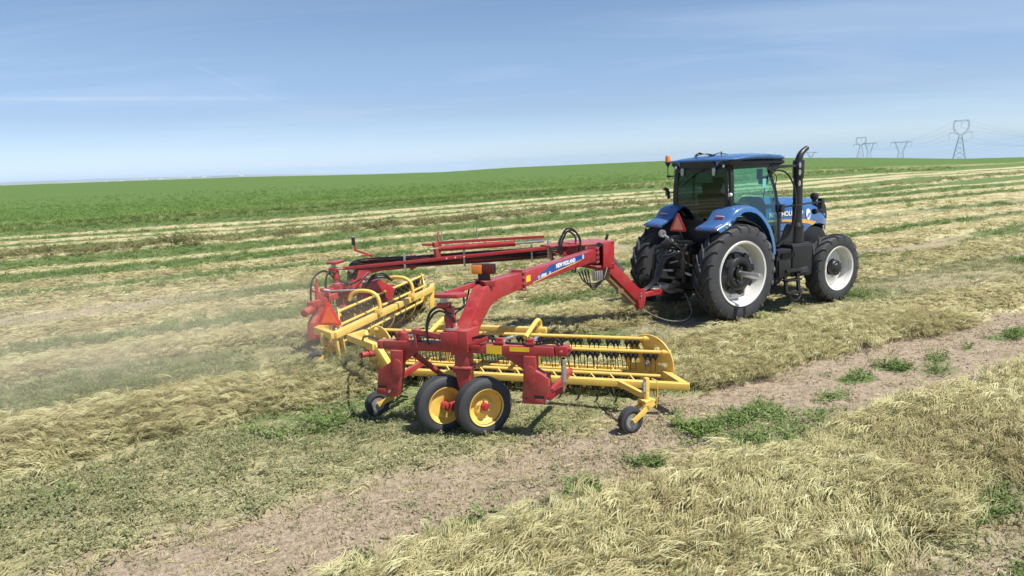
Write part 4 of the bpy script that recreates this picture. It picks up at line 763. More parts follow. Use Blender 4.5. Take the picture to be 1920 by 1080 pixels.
    for k in range(4): m.box((-.52, -.18+.12*k, 1.50), (.10, .05, .035), rot=(0, R(20), 0))
    P(m, 'hydraulic_couplings', ZINC, bev=.003)['kind'] = 'stuff'
    m = MB()
    for (y0, y1, zz_) in ((-.3, -.42, 1.5), (-.1, .34, 1.6), (.1, .5, 1.45), (-.2, .2, 1.3)): m.tube([(-.45, y0, 1.35), (-.7, y0+.02, zz_), (-.78, y1, 1.25), (-.6, y1, 1.0)], .014, 6, smooth=6)
    P(m, 'rear_hose', HOSE)
    m = MB(); m.beam((-.2, 0, .50), (-1.16, 0, .50), .09, .045); m.box((-.45, 0, .56), (.3, .3, .10)); m.box((-1.08, 0, .555), (.16, .08, .03)); P(m, 'drawbar', BLACKM, bev=.006)
    m = MB(); m.cyl((-.62, .30, .62), (-.95, .42, .58), .05, 14); P(m, 'jack_stand', WHITE)
    # slow-moving triangle on the left fender edge
    sm_ = smv('slow_vehicle_triangle', T, Matrix.Translation((-.66, -.05, 1.93)) @ Matrix.Rotation(R(-84), 4, 'Z'), .40, SMVT)
    m = MB(); m.beam((-.60, -.02, 1.80), (-.45, -.02, 1.55), .04, .03); P(m, 'triangle_bracket', BLACKM)
    # black mark on the sidewall of the near rear tyre
    m = MB(); m.box((.05, -1.152, .22), (.06, .004, .17)); P(m, 'tyre_mark', BLACKP)
    return T
def smv(name, parent, M, w, inner, rim=None):
    """triangle facing local -Y: dark red rim round a fluorescent centre"""
    h = w*.87; c = w*.10
    out = [(-w/2+c*.2, -h*.36-c*.4), (w/2-c*.2, -h*.36-c*.4), (w/2+c*.1, -h*.36+c*.5), (c*.6, h*.64), (-c*.6, h*.64), (-w/2-c*.1, -h*.36+c*.5)]
    inn = [(-w*.345, -h*.30), (w*.345, -h*.30), (w*.33, -h*.25), (.008, h*.44), (-.008, h*.44), (-w*.33, -h*.25)]
    t3 = M @ Matrix.Identity(4)
    m = MB(); m.prism(out, .0, .008, 'Y', M=t3); b = m.build(name, rim or REFR, parent, bev=.001)
    m = MB(); m.prism(inn, -.003, 0.0015, 'Y', M=t3); m.build('triangle_centre', inner, b)
    m = MB()
    for p in ((0, h*.2), (0, -h*.2)): m.cyl(t3 @ Vector((p[0], -.006, p[1])), t3 @ Vector((p[0], 0, p[1])), .008, 8)
    m.build('rivets', ZINC, b)['kind'] = 'stuff'; return b
tr = tractor()

# ------------------------------------------------------------------ driver: one skinned body, seated, hands on the wheel
def person():
    global OFF
    root = thing('person', 'seated driver in dark clothes and cap behind the tractor rear window', 'person', T0+EU*.5+Vector((0, 0, 1.9)), YAW)
    J = {'pel': (0, 0, .05), 'sp': (-.05, 0, .25), 'ch': (-.07, 0, .45), 'nk': (-.04, 0, .60), 'hd': (.0, 0, .70), 'hd2': (.0, 0, .80),
         'sl': (-.05, .19, .52), 'el': (.08, .27, .30), 'wl': (.30, .17, .28), 'hl': (.38, .13, .30), 'sr': (-.05, -.19, .52), 'er': (.06, -.28, .28), 'wr': (.24, -.32, .22), 'hr': (.31, -.33, .24),
         'tl': (.08, .10, .03), 'kl': (.48, .14, .06), 'al': (.55, .13, -.36), 'fl': (.70, .13, -.40), 'tr': (.08, -.10, .03), 'kr': (.48, -.14, .06), 'ar': (.55, -.13, -.36), 'fr': (.70, -.13, -.40)}
    rad = dict(pel=.145, sp=.145, ch=.15, nk=.06, hd=.085, hd2=.095, sl=.07, el=.05, wl=.033, hl=.04, sr=.07, er=.05, wr=.033, hr=.04, tl=.10, kl=.068, al=.045, fl=.04, tr=.10, kr=.068, ar=.045, fr=.04)
    E = [('pel', 'sp'), ('sp', 'ch'), ('ch', 'nk'), ('nk', 'hd'), ('hd', 'hd2'), ('ch', 'sl'), ('sl', 'el'), ('el', 'wl'), ('wl', 'hl'), ('ch', 'sr'), ('sr', 'er'), ('er', 'wr'), ('wr', 'hr'), ('pel', 'tl'), ('tl', 'kl'), ('kl', 'al'), ('al', 'fl'), ('pel', 'tr'), ('tr', 'kr'), ('kr', 'ar'), ('ar', 'fr')]
    for s, hn in ((1, 'hl'), (-1, 'hr')):          # fingers and thumb
        b = Vector(J[hn])
        for k in range(5):
            q = b+Vector((.045+.006*(2-abs(2-k)), (k-2)*.018, .0)) if k else b+Vector((.02, -s*.045, .02)); q2 = q+Vector((.025, 0, -.02)) if k else q+Vector((.02, -s*.01, .01))
            J[hn+str(k)] = tuple(q); J[hn+str(k)+'t'] = tuple(q2); rad[hn+str(k)] = .0095; rad[hn+str(k)+'t'] = .0085; E += [(hn, hn+str(k)), (hn+str(k), hn+str(k)+'t')]
    ks = list(J); me = bpy.data.meshes.new('body'); me.from_pydata([J[k] for k in ks], [(ks.index(a), ks.index(b)) for a, b in E], [])
    o = bpy.data.objects.new('body', me); C.objects.link(o); sk = o.modifiers.new('s', 'SKIN'); sb = o.modifiers.new('u', 'SUBSURF'); sb.levels = sb.render_levels = 2
    for i, k in enumerate(ks): me.skin_vertices[0].data[i].radius = (rad[k], rad[k]); me.skin_vertices[0].data[i].use_root = (k == 'pel')
    dg = bpy.context.evaluated_depsgraph_get(); m2 = bpy.data.meshes.new_from_object(o.evaluated_get(dg)); bpy.data.objects.remove(o)
    m2.materials.clear(); m2.materials.append(CLOTH); m2.materials.append(SKIN)
    for p in m2.polygons:
        c = p.center; p.use_smooth = True
        p.material_index = 1 if (c.z > .60 or (c.x > .27 and c.z > .2 and abs(c.y) > .1)) and not (c.x > .4) or (c.z > .6) else 0
    body = bpy.data.objects.new('body', m2); C.objects.link(body); body.parent = root
    OFF = Vector((0, 0, 0))
    m = MB(); m.lathe([(.101, .79), (.106, .83), (.095, .88), (.06, .91), (0, .92)], (.0, 0, 0), 'Z', 20); m.loft([[Vector((.085, -.07, .81)), Vector((.085, .07, .81)), Vector((.085, .07, .822)), Vector((.085, -.07, .822))], [Vector((.19, -.05, .795)), Vector((.19, .05, .795)), Vector((.19, .05, .803)), Vector((.19, -.05, .803))]]); m.build('cap', CLOTH, root)
    m = MB(); m.loft([[Vector((.088, -.014, .73)), Vector((.088, .014, .73)), Vector((.085, 0, .77))], [Vector((.118, -.008, .735)), Vector((.118, .008, .735)), Vector((.10, 0, .765))]]); m.build('nose', SKIN, root)
    m = MB(); m.box((.085, 0, .69), (.012, .05, .01)); m.build('mouth', REFR, root)
    for s in (-1, 1): m = MB(); m.box((.0, s*.093, .74), (.03, .012, .055)); m.build('ear', SKIN, root, bev=.004)
    for s in (-1, 1):
        m = MB(); m.cyl((.084, s*.032, .765), (.092, s*.032, .765), .010, 10); m.build('eye', BLACKP, root)
person()
# ------------------------------------------------------------------ twin-basket rake, in the tractor's coordinates (x forward, y left, z up)
def disc_mesh(c, w, mat_, parent, name='reel_disc', r=.385):
    """end plate of a reel: rim, hub and six webs with open holes between, in the plane of w and up"""
    c = Vector(c); w = Vector(w).normalized(); n = w.cross(Vector((0, 0, 1))).normalized(); m = MB(); th = .010
    def P(a, rr, h): return c+w*math.cos(a)*rr+Vector((0, 0, 1))*math.sin(a)*rr+n*h
    NS = 60; inner = []
    for k in range(NS):                                     # the plate as a ring whose inner edge dips in and out round six holes
        a = 2*PI*k/NS
    def ring(r0, r1, a0, a1, k):
        for i in range(k):
            x0 = a0+(a1-a0)*i/k; x1 = a0+(a1-a0)*(i+1)/k
            v = [P(x0, r0, -th), P(x0, r1, -th), P(x1, r1, -th), P(x1, r0, -th), P(x0, r0, th), P(x0, r1, th), P(x1, r1, th), P(x1, r0, th)]
            m.add(v, [(0, 1, 2, 3), (7, 6, 5, 4), (0, 3, 7, 4), (1, 5, 6, 2)]+([(0, 4, 5, 1)] if i == 0 else [])+([(3, 2, 6, 7)] if i == k-1 else []))
    for k in range(48): pass
    ring(.295, r, 0, 2*PI, 60); ring(.0, .15, 0, 2*PI, 24)
    for k in range(6):
        a = k*PI/3+R(30); ring(.145, .30, a-.36, a+.36, 4)
        ring(.145, .30, a+.34, a+.47, 1) if k % 2 else None
    lip = [P(2*PI*k/60, r, 0) for k in range(61)]; m.tube(lip, .012, 6, cap=False)
    return m.build(name, mat_, parent, ang=30)
def tine_mesh():
    me = bpy.data.meshes.new('tine'); V = []; Fc = []; MI = []
    def ringz(z, r_, n, dy=0): o = len(V); V.extend([(math.cos(2*PI*k/n)*r_, math.sin(2*PI*k/n)*r_+dy, z) for k in range(n)]); return o
    a = [ringz(z, r_, 6) for z, r_ in ((0, .022), (-.020, .037), (-.048, .036), (-.085, .014), (-.10, .011))]
    for p, q in zip(a[:-1], a[1:]):
        for k in range(6): Fc.append((p+k, q+k, q+(k+1) % 6, p+(k+1) % 6)); MI.append(0)
    b = [ringz(z, .0075, 3, dy) for z, dy in ((-.09, 0), (-.18, .006), (-.265, .03))]
    for p, q in zip(b[:-1], b[1:]):
        for k in range(3): Fc.append((p+k, q+k, q+(k+1) % 3, p+(k+1) % 3)); MI.append(1)
    me.from_pydata(V, [], Fc); me.materials.append(BLACKP); me.materials.append(mat('tine_steel', (.20, .15, .07), .45, metal=.5)); me.polygons.foreach_set('material_index', MI); me.polygons.foreach_set('use_smooth', [True]*len(Fc)); me.update(); return me
def rake_tyre(parent, c, Rr, w, rimr, name='wheel', yaw=0.0):
    m = MB(); hw = w/2; M_ = Matrix.Rotation(yaw, 3, 'Z')
    prof = [(rimr, -hw*.70), (rimr+.02, -hw*.85), ((rimr+Rr)/2, -hw), (Rr-.05, -hw*.97), (Rr-.018, -hw*.82)]
    for k in range(-3, 4): y = hw*.72*k/3.5; prof += [(Rr, y-hw*.08), (Rr, y+hw*.08), (Rr-.012, y+hw*.10), (Rr-.012, y+hw*.115)]
    prof += [(Rr-.018, hw*.82), (Rr-.05, hw*.97), ((rimr+Rr)/2, hw), (rimr+.02, hw*.85), (rimr, hw*.70), (rimr-.01, hw*.5), (rimr-.01, -hw*.5)]
    m.lathe(prof, (0, 0, 0), 'Y', 56, closed=True); m.v = [M_ @ p+Vector(c) for p in m.v]
    return m.build(name, RUBF, parent, ang=28)
def rake():
    global OFF; OFF = Vector((-6.9, 0, 0))
    K = thing('hay_rake', 'red and yellow twin basket hay rake hitched behind the blue tractor', 'hay rake', T0+EU*-6.9, YAW)
    P = lambda mb, n, m, par=K, **k: mb.build(n, m, par, **k)
    V = Vector; Z = V((0, 0, 1)); tm = tine_mesh()
    # ------------------------------------------------ baskets
    def basket(F, B, w, side):
        F = V(F); B = V(B); ax = (F-B).normalized(); w = V(w).normalized(); n = w.cross(Z).normalized(); nr = -n if n.x > 0 else n   # nr looks to the rear
        for c in (F, B):
            d_ = disc_mesh(c, w, YEL, K)
            m = MB(); m.cyl(c-n*.07, c+n*.07, .05, 16); m.cyl(c+nr*.07, c+nr*.09, .022, 6); P(m, 'hub_bolt', ZINC, d_)
        nb = 0
        for k in range(6):
            a = R(35+60*k); o_ = w*math.cos(a)*.335+Z*math.sin(a)*.33; p0 = B+o_; p1 = F+o_
            m = MB(); m.cyl(p0-ax*.05, p1+ax*.05, .026, 12)
            for q in (p0, p1): m.cyl(q-ax*.05, q+ax*.06, .040, 12)
            bar = P(m, 'tine_bar', YEL)
            L = (p1-p0).length; pts = []
            t = .16; i = 0
            while t < L-.12:
                if i % 4 != 3: pts.append(p0+ax*t)
                t += .0655; i += 1
            if side < 0:
                for q in pts:
                    o = bpy.data.objects.new('tine', tm); C.objects.link(o); o.parent = bar; o.location = q-V((0, 0, .020))-OFF; o.rotation_euler = (rng.normal(0, .05), rng.normal(0, .05), math.atan2(ax.y, ax.x)); 
            else:
                Vv = []; Ff = []; mi = []
                bv = [v.co.copy() for v in tm.vertices]; bf = [tuple(p.vertices) for p in tm.polygons]; bm_ = [p.material_index for p in tm.polygons]
                for q in pts: o = len(Vv); Vv += [tuple(v+q-V((0, 0, .02))-OFF) for v in bv]; Ff += [tuple(i_+o for i_ in f) for f in bf]; mi += bm_
                me = bpy.data.meshes.new('tines'); me.from_pydata(Vv, [], Ff); me.materials.append(tm.materials[0]); me.materials.append(tm.materials[1]); me.polygons.foreach_set('material_index', mi); me.polygons.foreach_set('use_smooth', [True]*len(Ff))
                o = bpy.data.objects.new('tine_row', me); C.objects.link(o); o.parent = bar; o['kind'] = 'stuff'
        return ax, n, nr
    bR = V((.679, -.734, 0)); pR = V((-.734, -.679, 0))          # along the right basket; towards its rear
    F = V((-4.28, -3.38, .49)); B = V((-7.08, -.38, .49)); wR = V((.22, -.975, 0))
    ax, n, nr = basket(F, B, wR, -1)
    # rail, its end and the front arm round the disc
    A = V((-4.35, -4.22, .385)); Q = V((-7.22, -1.16, .385)); rl = (A-Q).normalized()
    m = MB(); m.beam(Q, A, .09, .088); P(m, 'main_rail', YEL, bev=.008)
    m = MB(); m.beam(A-rl*.05+V((.0, 0, 0)), V((-4.13, -3.30, .385)), .09, .087); m.beam(V((-4.13, -3.30, .385)), V((-4.2, -3.36, .47)), .07, .07); P(m, 'end_arm', YEL, bev=.008)
    m = MB(); m.beam(V((-7.20, -1.14, .40)), V((-7.33, -.92, .74)), .098, .10, up=(0, 0, 1)); m.beam(V((-7.34, -.96, .72)), V((-7.48, -.12, .72)), .10, .10); m.beam(V((-7.48, -.15, .721)), V((-7.16, .10, .70)), .098, .098); m.beam(V((-7.18, .06, .72)), V((-7.12, -.1, .48)), .07, .07); P(m, 'inner_end_frame', YEL, bev=.008)
    m = MB(); c = B+nr*.12; m.cyl(c-nr*.04, c+nr*.10, .06, 18); m.cyl(c+nr*.10, c+nr*.24, .045, 18); m.box(c+nr*.06+V((0, 0, .03)), (.08, .10, .08)); P(m, 'drive_motor', REDD, bev=.006)
    m = MB(); m.tube([c+nr*.12+Z*.05, c+nr*.18+Z*.16, V((-7.48, -.90, .88)), V((-7.56, -1.60, 1.02)), V((-7.62, -2.15, 1.09))], .016, 8, smooth=8); P(m, 'motor_hose', HOSE)
    # strippers: bent rods between the groups of tines
    m_n = 0; Lr = (F-B).length
    t = .16+.0655*3
    while t < Lr-.2:
        c = B+ax*t; pts = []
        for q_, a in enumerate(np.linspace(R(-35), R(-205), 11)): pts.append(c+ax*(.045*(q_-5))+pR*-1*math.cos(a)*.43+Z*(math.sin(a)*.37))
        pts[-1] = pts[-1]; m = MB(); m.tube([pts[0]+Z*.0]+pts[1:9]+[c+ax*.22+pR*.50+Z*-.12], .013, 6); P(m, 'stripper_rod', YEL); t += .0655*4
    m = MB(); m.beam(B+ax*.7+pR*-.42+Z*.30, B+ax*2.55+pR*-.42+Z*.30, .09, .09); P(m, 'top_beam', YEL, bev=.008)
    m = MB(); m.beam(B+ax*.25+pR*-.40+Z*-.22, F-ax*.2+pR*-.40+Z*-.22, .05, .05); P(m, 'stripper_bar', YEL, bev=.004)
    for s_ in (.98, 2.45):
        c = B+ax*s_; m = MB(); m.tube([c-pR*.42+Z*.32, c-pR*.43+Z*.40, c-pR*.37+Z*.46, c-pR*.24+Z*.48, c+pR*.08+Z*.43, c+pR*.34+Z*.38], .034, 12, smooth=5); P(m, 'hoop', YEL, ang=60)
        m = MB(); m.beam(c-pR*.42+Z*.36, c-pR*.30+Z*-.28, .06, .06); P(m, 'hoop_upright', YEL, bev=.006)
    # castors
    def castor(wc, rr, pv, rail_top, forkz=.36):
        wc = V(wc); pv = V(pv)
        wl = rake_tyre(K, wc, rr, .105, rr*.55, 'castor_wheel')
        m = MB(); m.lathe([(0, -.04), (rr*.56, -.04), (rr*.56, .04), (0, .04)], wc, 'Y', 24); m.cyl(wc-V((0, .062, 0)), wc+V((0, .062, 0)), .028, 12); P(m, 'castor_rim', ZINC, wl)
        m = MB()
        for s_ in (-1, 1): m.beam(wc+V((-.01, s_*.070, 0)), V((pv.x-.02, wc.y+s_*.070, forkz-.06)), .012, .07, up=(1, 0, 0)); m.beam(V((pv.x-.06, wc.y+s_*.070, forkz-.07)), V((pv.x+.06, wc.y+s_*.070, forkz-.01)), .012, .10, up=(0, 0, 1))
        m.box((pv.x, wc.y, forkz), (.16, .152, .03)); m.cyl(V((pv.x, wc.y, forkz)), V((pv.x, wc.y, forkz+.10)), .035, 14); P(m, 'castor_fork', YEL, bev=.004)
        m = MB(); m.beam(V((pv.x, wc.y, forkz+.09)), V((pv.x, wc.y, rail_top)), .055, .055, up=(1, 0, 0)); post = P(m, 'castor_post', YEL, bev=.004)
        m = MB()
        for i in range(7): z = forkz+.12+i*.017; m.tube([V((pv.x-.06+math.cos(a)*.02, wc.y-.02+math.sin(a)*.02, z+a*.0025)) for a in np.linspace(0, 2*PI, 9)], .005, 5, cap=False)
        m.cyl(V((pv.x-.06, wc.y-.02, forkz+.08)), V((pv.x-.06, wc.y-.02, forkz+.27)), .009, 8); P(m, 'castor_spring', ZINC, post)
    castor((-5.31, -4.23, .162), .162, (-5.06, -4.23, 0), .64)
    m = MB(); m.beam(V((-5.06, -4.20, .40)), V((-4.99, -3.62, .40)), .05, .07); m.tube([V((-5.0, -4.25, .62)), V((-4.93, -4.27, .58)), V((-4.92, -4.27, .46)), V((-4.94, -4.27, .25))], .007, 6, smooth=4); P(m, 'castor_bracket', YEL)
    castor((-7.64, -1.80, .162), .162, (-7.42, -1.80, 0), .40, forkz=.30)
    m = MB(); m.beam(V((-7.42, -1.80, .38)), V((-6.98, -1.42, .44)), .06, .06); P(m, 'castor_bracket', YEL, bev=.004)
    # ------------------------------------------------ right subframe
    def subframe(C0, b, p, dz, left=False):
        """b along the basket away from the middle, p to the rear; heights lowered by dz"""
        C0 = V(C0)
        L3 = lambda s, d, z: C0+b*s+p*d+Z*(z-dz)
        M_ = Matrix((b, -p, Z)).transposed()                    # x along b, y forward, z up
        def plate(pts, d0, d1, name, mt, **k):
            m_ = MB(); m_.prism(pts, -d0, -d1, 'Y', M=M_); m_.v = [v+C0-Z*dz for v in m_.v]; return P(m_, name, mt, **k)
        m = MB(); m.beam(L3(-1.03, 0, 1.085), L3(1.16, 0, 1.085), .13, .115); bm_ = P(m, 'cross_beam', REDD, bev=.012)
        m = MB(); m.box(L3(-1.075, 0, 1.085), (.08, .138, .105), M=M_); P(m, 'beam_end', REDD, bm_, bev=.012)
        m = MB(); m.box(L3(1.245, -.02, 1.09), (.15, .13, .115), M=M_); m.cyl(L3(1.25, .11, 1.09), L3(1.25, .04, 1.09), .022, 10); m.cyl(L3(1.36, 0, 1.11), L3(1.31, 0, 1.11), .028, 10); P(m, 'beam_end', RED, bm_, bev=.012)
        for s0, s1, z0, z1 in ((.34, .53, 1.035, 1.135), (.63, .87, 1.075, 1.13)):
            if not left: m = MB(); m.add([L3(s0, .0675, z0), L3(s1, .0675, z0), L3(s1, .0675, z1), L3(s0, .0675, z1), L3(s0, .0645, z0), L3(s1, .0645, z0), L3(s1, .0645, z1), L3(s0, .0645, z1)], [(0, 1, 2, 3), (7, 6, 5, 4), (0, 4, 5, 1), (1, 5, 6, 2), (2, 6, 7, 3), (3, 7, 4, 0)]); P(m, 'yellow_sticker', YST, bm_)
        # hanging legs
        lr = [(.805, 1.03), (.95, 1.03), (.945, .86), (1.09, .78), (1.10, .67), (1.05, .455), (.765, .455), (.79, .72)]
        ll = [(-.92, 1.03), (-.76, 1.03), (-.775, .92), (-.87, .43), (-1.155, .455), (-1.11, .76), (-.93, .88)]
        for pts, sx0, hole, name in ((lr, .93, .82, 'right_leg'), (ll, -1.06, -.93, 'left_leg')):
            lg = plate(pts, .10, -.05, 'hanging_leg', REDD, bev=.008)
            m = MB(); pc = [(sx0+math.cos(a)*.062-.055*(sx0 > 0)+.22*(sx0 < 0), .80+math.sin(a)*.075) for a in np.linspace(0, PI, 10)]+[(sx0-.117+.22*(1 if sx0 < 0 else 0)+(.0 if sx0 > 0 else -.0), .72), (sx0+.007+.22*(1 if sx0 < 0 else 0), .72)]
            cx_ = sx0-.055 if sx0 > 0 else -.84
            pc = [(cx_+math.cos(a)*.062, .86+math.sin(a)*.06) for a in np.linspace(0, PI, 10)]+[(cx_+math.cos(a)*.062, .74+math.sin(a)*.06) for a in np.linspace(PI, 2*PI, 10)]
            plate(pc, .112, .098, 'leg_boss', REDD, par_fix=None) if False else None
            m = MB(); m.prism(pc, -.114, -.099, 'Y', M=M_); m.v = [v+C0-Z*dz for v in m.v]; P(m, 'leg_boss', REDD, lg, bev=.003)
            m = MB(); m.prism([(sx0-.01, .53), (sx0+.11, .53), (sx0+.11, .565), (sx0-.01, .565)] if sx0 > 0 else [(sx0-.07, .54), (sx0+.05, .54), (sx0+.05, .57), (sx0-.07, .57)], -.104, -.0985, 'Y', M=M_); m.v = [v+C0-Z*dz for v in m.v]; P(m, 'leg_slot', BLACKP, lg)
            m = MB(); m.prism([(sx0+.0, .475), (sx0+.10, .475), (sx0+.10, .52), (sx0+.0, .52)] if sx0 > 0 else [(sx0-.07, .485), (sx0+.04, .485), (sx0+.04, .53), (sx0-.07, .53)], -.110, -.0985, 'Y', M=M_); m.v = [v+C0-Z*dz for v in m.v]; P(m, 'slot_plate', REDD, lg, bev=.003)
            m = MB(); m.cyl(L3(hole, .104, .52), L3(hole, .098, .52), .012, 10); P(m, 'leg_hole', BLACKP, lg)
            m = MB(); m.cyl(L3(hole-.04*(1 if sx0 < 0 else -6.3), .12, .50), L3(hole-.04*(1 if sx0 < 0 else -6.3), -.08, .50), .018, 8); P(m, 'leg_bolt', ZINC, lg)
            # gusset from the leg to the beam
            g = [(.79, 1.03), (.50, 1.03), (.79, .84)] if sx0 > 0 else [(-.76, 1.03), (-.55, 1.03), (-.78, .86)]
            m = MB(); m.prism(g, .02, -.03, 'Y', M=M_); m.v = [v+C0-Z*dz for v in m.v]; P(m, 'gusset', REDD, lg)
        # links to the rail
        for s_, s2 in ((1.02, 1.12), (-1.1, -1.02)):
            m = MB(); m.beam(L3(s_, -.02, .50), L3(s2, -.95 if not left else -.7, .56), .05, .08); P(m, 'lower_link', RED, bev=.006)
        m = MB(); m.beam(L3(1.08, .06, .52), L3(1.27, -.02, .66), .05, .05); P(m, 'link_tab', RED, bev=.005)
        m = MB(); m.cyl(L3(1.27, .05, 1.0), L3(1.27, .05, .92), .016, 8); m.cyl(L3(1.27, .05, .92), L3(1.27, .05, .74), .030, 12); m.cyl(L3(1.27, .05, .74), L3(1.26, .03, .62), .014, 8); P(m, 'turnbuckle', ZINC)
        m = MB(); m.tube([L3(1.24, -.06, .98), L3(1.22, -.12, .85), L3(1.20, -.2, .7)], .022, 8, smooth=4); P(m, 'black_damper', HOSE)
        m = MB(); m.cyl(L3(-.66, -.05, .95), L3(-.44, -.50, .50), .040, 14, .032); P(m, 'diagonal_strut', REDD)
        # middle: post down to the bogie
        m = MB(); m.box(L3(.0, 0, 1.075), (.24, .18, .15), M=M_); m.box(L3(.02, 0, .93), (.19, .17, .16), M=M_); m.box(L3(.02, 0, .845), (.25, .22, .04), M=M_); P(m, 'centre_block', REDD, bm_, bev=.02)
        m = MB(); m.loft([[L3(s, d, .80) for s, d in ((-.07, -.08), (.11, -.08), (.11, .09), (-.07, .09))], [L3(s, d, .36) for s, d in ((.0, -.07), (.11, -.07), (.11, .08), (.0, .08))]]); m.box(L3(.02, 0, .805), (.23, .20, .035), M=M_); P(m, 'wheel_post', RED, bev=.01)
        w1 = C0+V((.16, -.18, .357)); w2 = C0+V((-.21, .18, .357))
        if left: w1 = C0+V((.22, .18, .357)); w2 = C0+V((-.21, -.18, .357))
        s1 = 1 if not left else -1
        m = MB(); m.beam(V((w2.x, C0.y, .37)), V((w1.x, C0.y, .37)), .07, .10); m.cyl(w2, V((w2.x, C0.y, .37)), .035, 12); m.cyl(w1, V((w1.x, C0.y, .37)), .035, 12); m.box(V((C0.x, C0.y, .40)), (.2, .10, .16)); P(m, 'bogie_beam', RED, bev=.01)
        for w_ in (w1, w2):
            sg = -1 if w_.y < C0.y else 1
            wl = rake_tyre(K, w_, .360, .195, .215, 'wheel')
            m = MB(); m.lathe([(r, h*sg) for r, h in [(.215, .085), (.232, .095), (.232, .075), (.205, .06), (.195, .01), (.17, -.015), (.12, -.02), (.10, .015), (.06, .018), (0, .018), (0, -.0), (.05, -.02), (.115, -.035), (.175, -.03), (.20, -.06), (.23, -.09), (.235, -.075)]], w_, 'Y', 40); rm = P(m, 'rim', YEL, wl, ang=40)
            m = MB(); m.cyl(w_+V((0, sg*.01, 0)), w_+V((0, sg*.075, 0)), .052, 16, .045); m.cyl(w_+V((0, sg*.075, 0)), w_+V((0, sg*.085, 0)), .035, 14)
            m.cyl(w_-V((0, sg*.13, 0)), w_-V((0, sg*.01, 0)), .05, 14); P(m, 'hub', RED, wl, bev=.004)
            m = MB()
            for k in range(5): a = k*2*PI/5+.3; q = w_+V((math.cos(a)*.078, 0, math.sin(a)*.078)); m.cyl(q+V((0, sg*.015, 0)), q+V((0, sg*.038, 0)), .012, 6)
            P(m, 'wheel_nuts', ZINC, wl)['kind'] = 'stuff'
        # pivot tower, linkage cylinders and hoses on top
        tw = L3(-.10, .0, 0)
        m = MB(); m.cyl(L3(-.13, 0, 1.10), L3(-.13, 0, 1.58), .062, 20); m.cyl(L3(-.13, 0, 1.40), L3(-.13, 0, 1.47), .075, 20); m.box(L3(-.12, 0, 1.21), (.22, .22, .15), M=M_); m.cyl(L3(-.12, .0, 1.285), L3(-.12, 0, 1.31), .10, 20); P(m, 'pivot_tower', RED, bev=.008)
        m = MB(); m.prism([(-.28, -.11), (.02, -.12), (.10, -.03), (.02, .10), (-.28, .10)], 1.70-dz, 1.745-dz, 'Z', M=Matrix((b, p, Z)).transposed()); m.v = [v+C0 for v in m.v]; m.box(L3(-.20, 0, 1.60), (.14, .14, .06), M=M_); P(m, 'pivot_cap', RED, bev=.008)
        m = MB(); m.cyl(L3(-.2, 0, 1.56), L3(-.2, 0, 1.70), .045, 16); m.cyl(L3(-.12, 0, 1.31), L3(-.12, 0, 1.33), .085, 20); P(m, 'pivot_pin', ZINC)
        m = MB(); m.box(L3(-.80, -.02, 1.16), (.13, .10, .16), M=M_); m.cyl(L3(-.80, .05, 1.24), L3(-.80, -.08, 1.24), .03, 12); m.box(L3(-.58, .0, 1.18), (.04, .16, .22), M=M_); P(m, 'lift_bracket', REDD, bm_, bev=.01)
        m = MB(); m.cyl(L3(-.56, .02, 1.245), L3(-.12, .05, 1.20), .035, 14); m.beam(L3(-.62, .06, 1.28), L3(-.08, .08, 1.21), .04, .05); P(m, 'lift_cylinder', RED)
        m = MB(); m.cyl(L3(-.70, 0, 1.205), L3(-.35, .02, 1.195), .018, 10); P(m, 'cylinder_rod', CHROME)
        m = MB(); m.beam(L3(.10, .10, 1.12), L3(.36, .05, 1.22), .03, .05); m.box(L3(.12, .0, 1.12), (.3, .2, .04), M=M_); P(m, 'step_bracket', RED, bev=.004)
        m = MB(); m.tube([L3(-.42, .05, 1.12), L3(-.42, .06, 1.35), L3(-.36, .05, 1.52), L3(-.24, .04, 1.58), L3(-.10, .05, 1.50), L3(-.04, .06, 1.40)], .016, 8, smooth=8); m.tube([L3(-.40, .08, 1.12), L3(-.40, .09, 1.33), L3(-.33, .08, 1.48), L3(-.22, .07, 1.54), L3(-.06, .07, 1.46)], .014, 8, smooth=8); P(m, 'looped_hose', HOSE)
        m = MB(); m.tube([L3(.15, .0, 1.20), L3(.32, .02, 1.24), L3(.50, .0, 1.17), L3(.78, .0, 1.15), L3(1.05, 0, 1.21), L3(1.20, 0, 1.22), L3(1.26, -.04, 1.10)], .014, 8, smooth=7); m.tube([L3(.15, -.06, 1.19), L3(.42, -.02, 1.20), L3(.60, -.04, 1.14), L3(.9, .03, 1.16), L3(1.18, .03, 1.18), L3(1.24, .0, 1.05)], .013, 8, smooth=7); P(m, 'beam_hose', HOSE)
        for s_, ds in ((.50, .17), (.88, .06)):
            m = MB(); m.box(L3(s_, -.02, 1.15), (.12, .12, .07), M=M_); m.cyl(L3(s_-.02, -.04, 1.17), L3(s_+ds*.8, -.08, 1.215), .024, 12); m.cyl(L3(s_+ds*.8, -.08, 1.215), L3(s_+ds*1.2, -.10, 1.24), .014, 8); P(m, 'height_cylinder', ZINC, bev=.004)
            m = MB(); m.cyl(L3(s_-.05, .04, 1.17), L3(s_+.05, .04, 1.17), .028, 10); m.box(L3(s_, .03, 1.20), (.08, .06, .05), M=M_); P(m, 'red_valve', RED, bev=.004)
        return L3
    L3 = subframe((-6.92, -3.04, 0), bR, pR, 0)
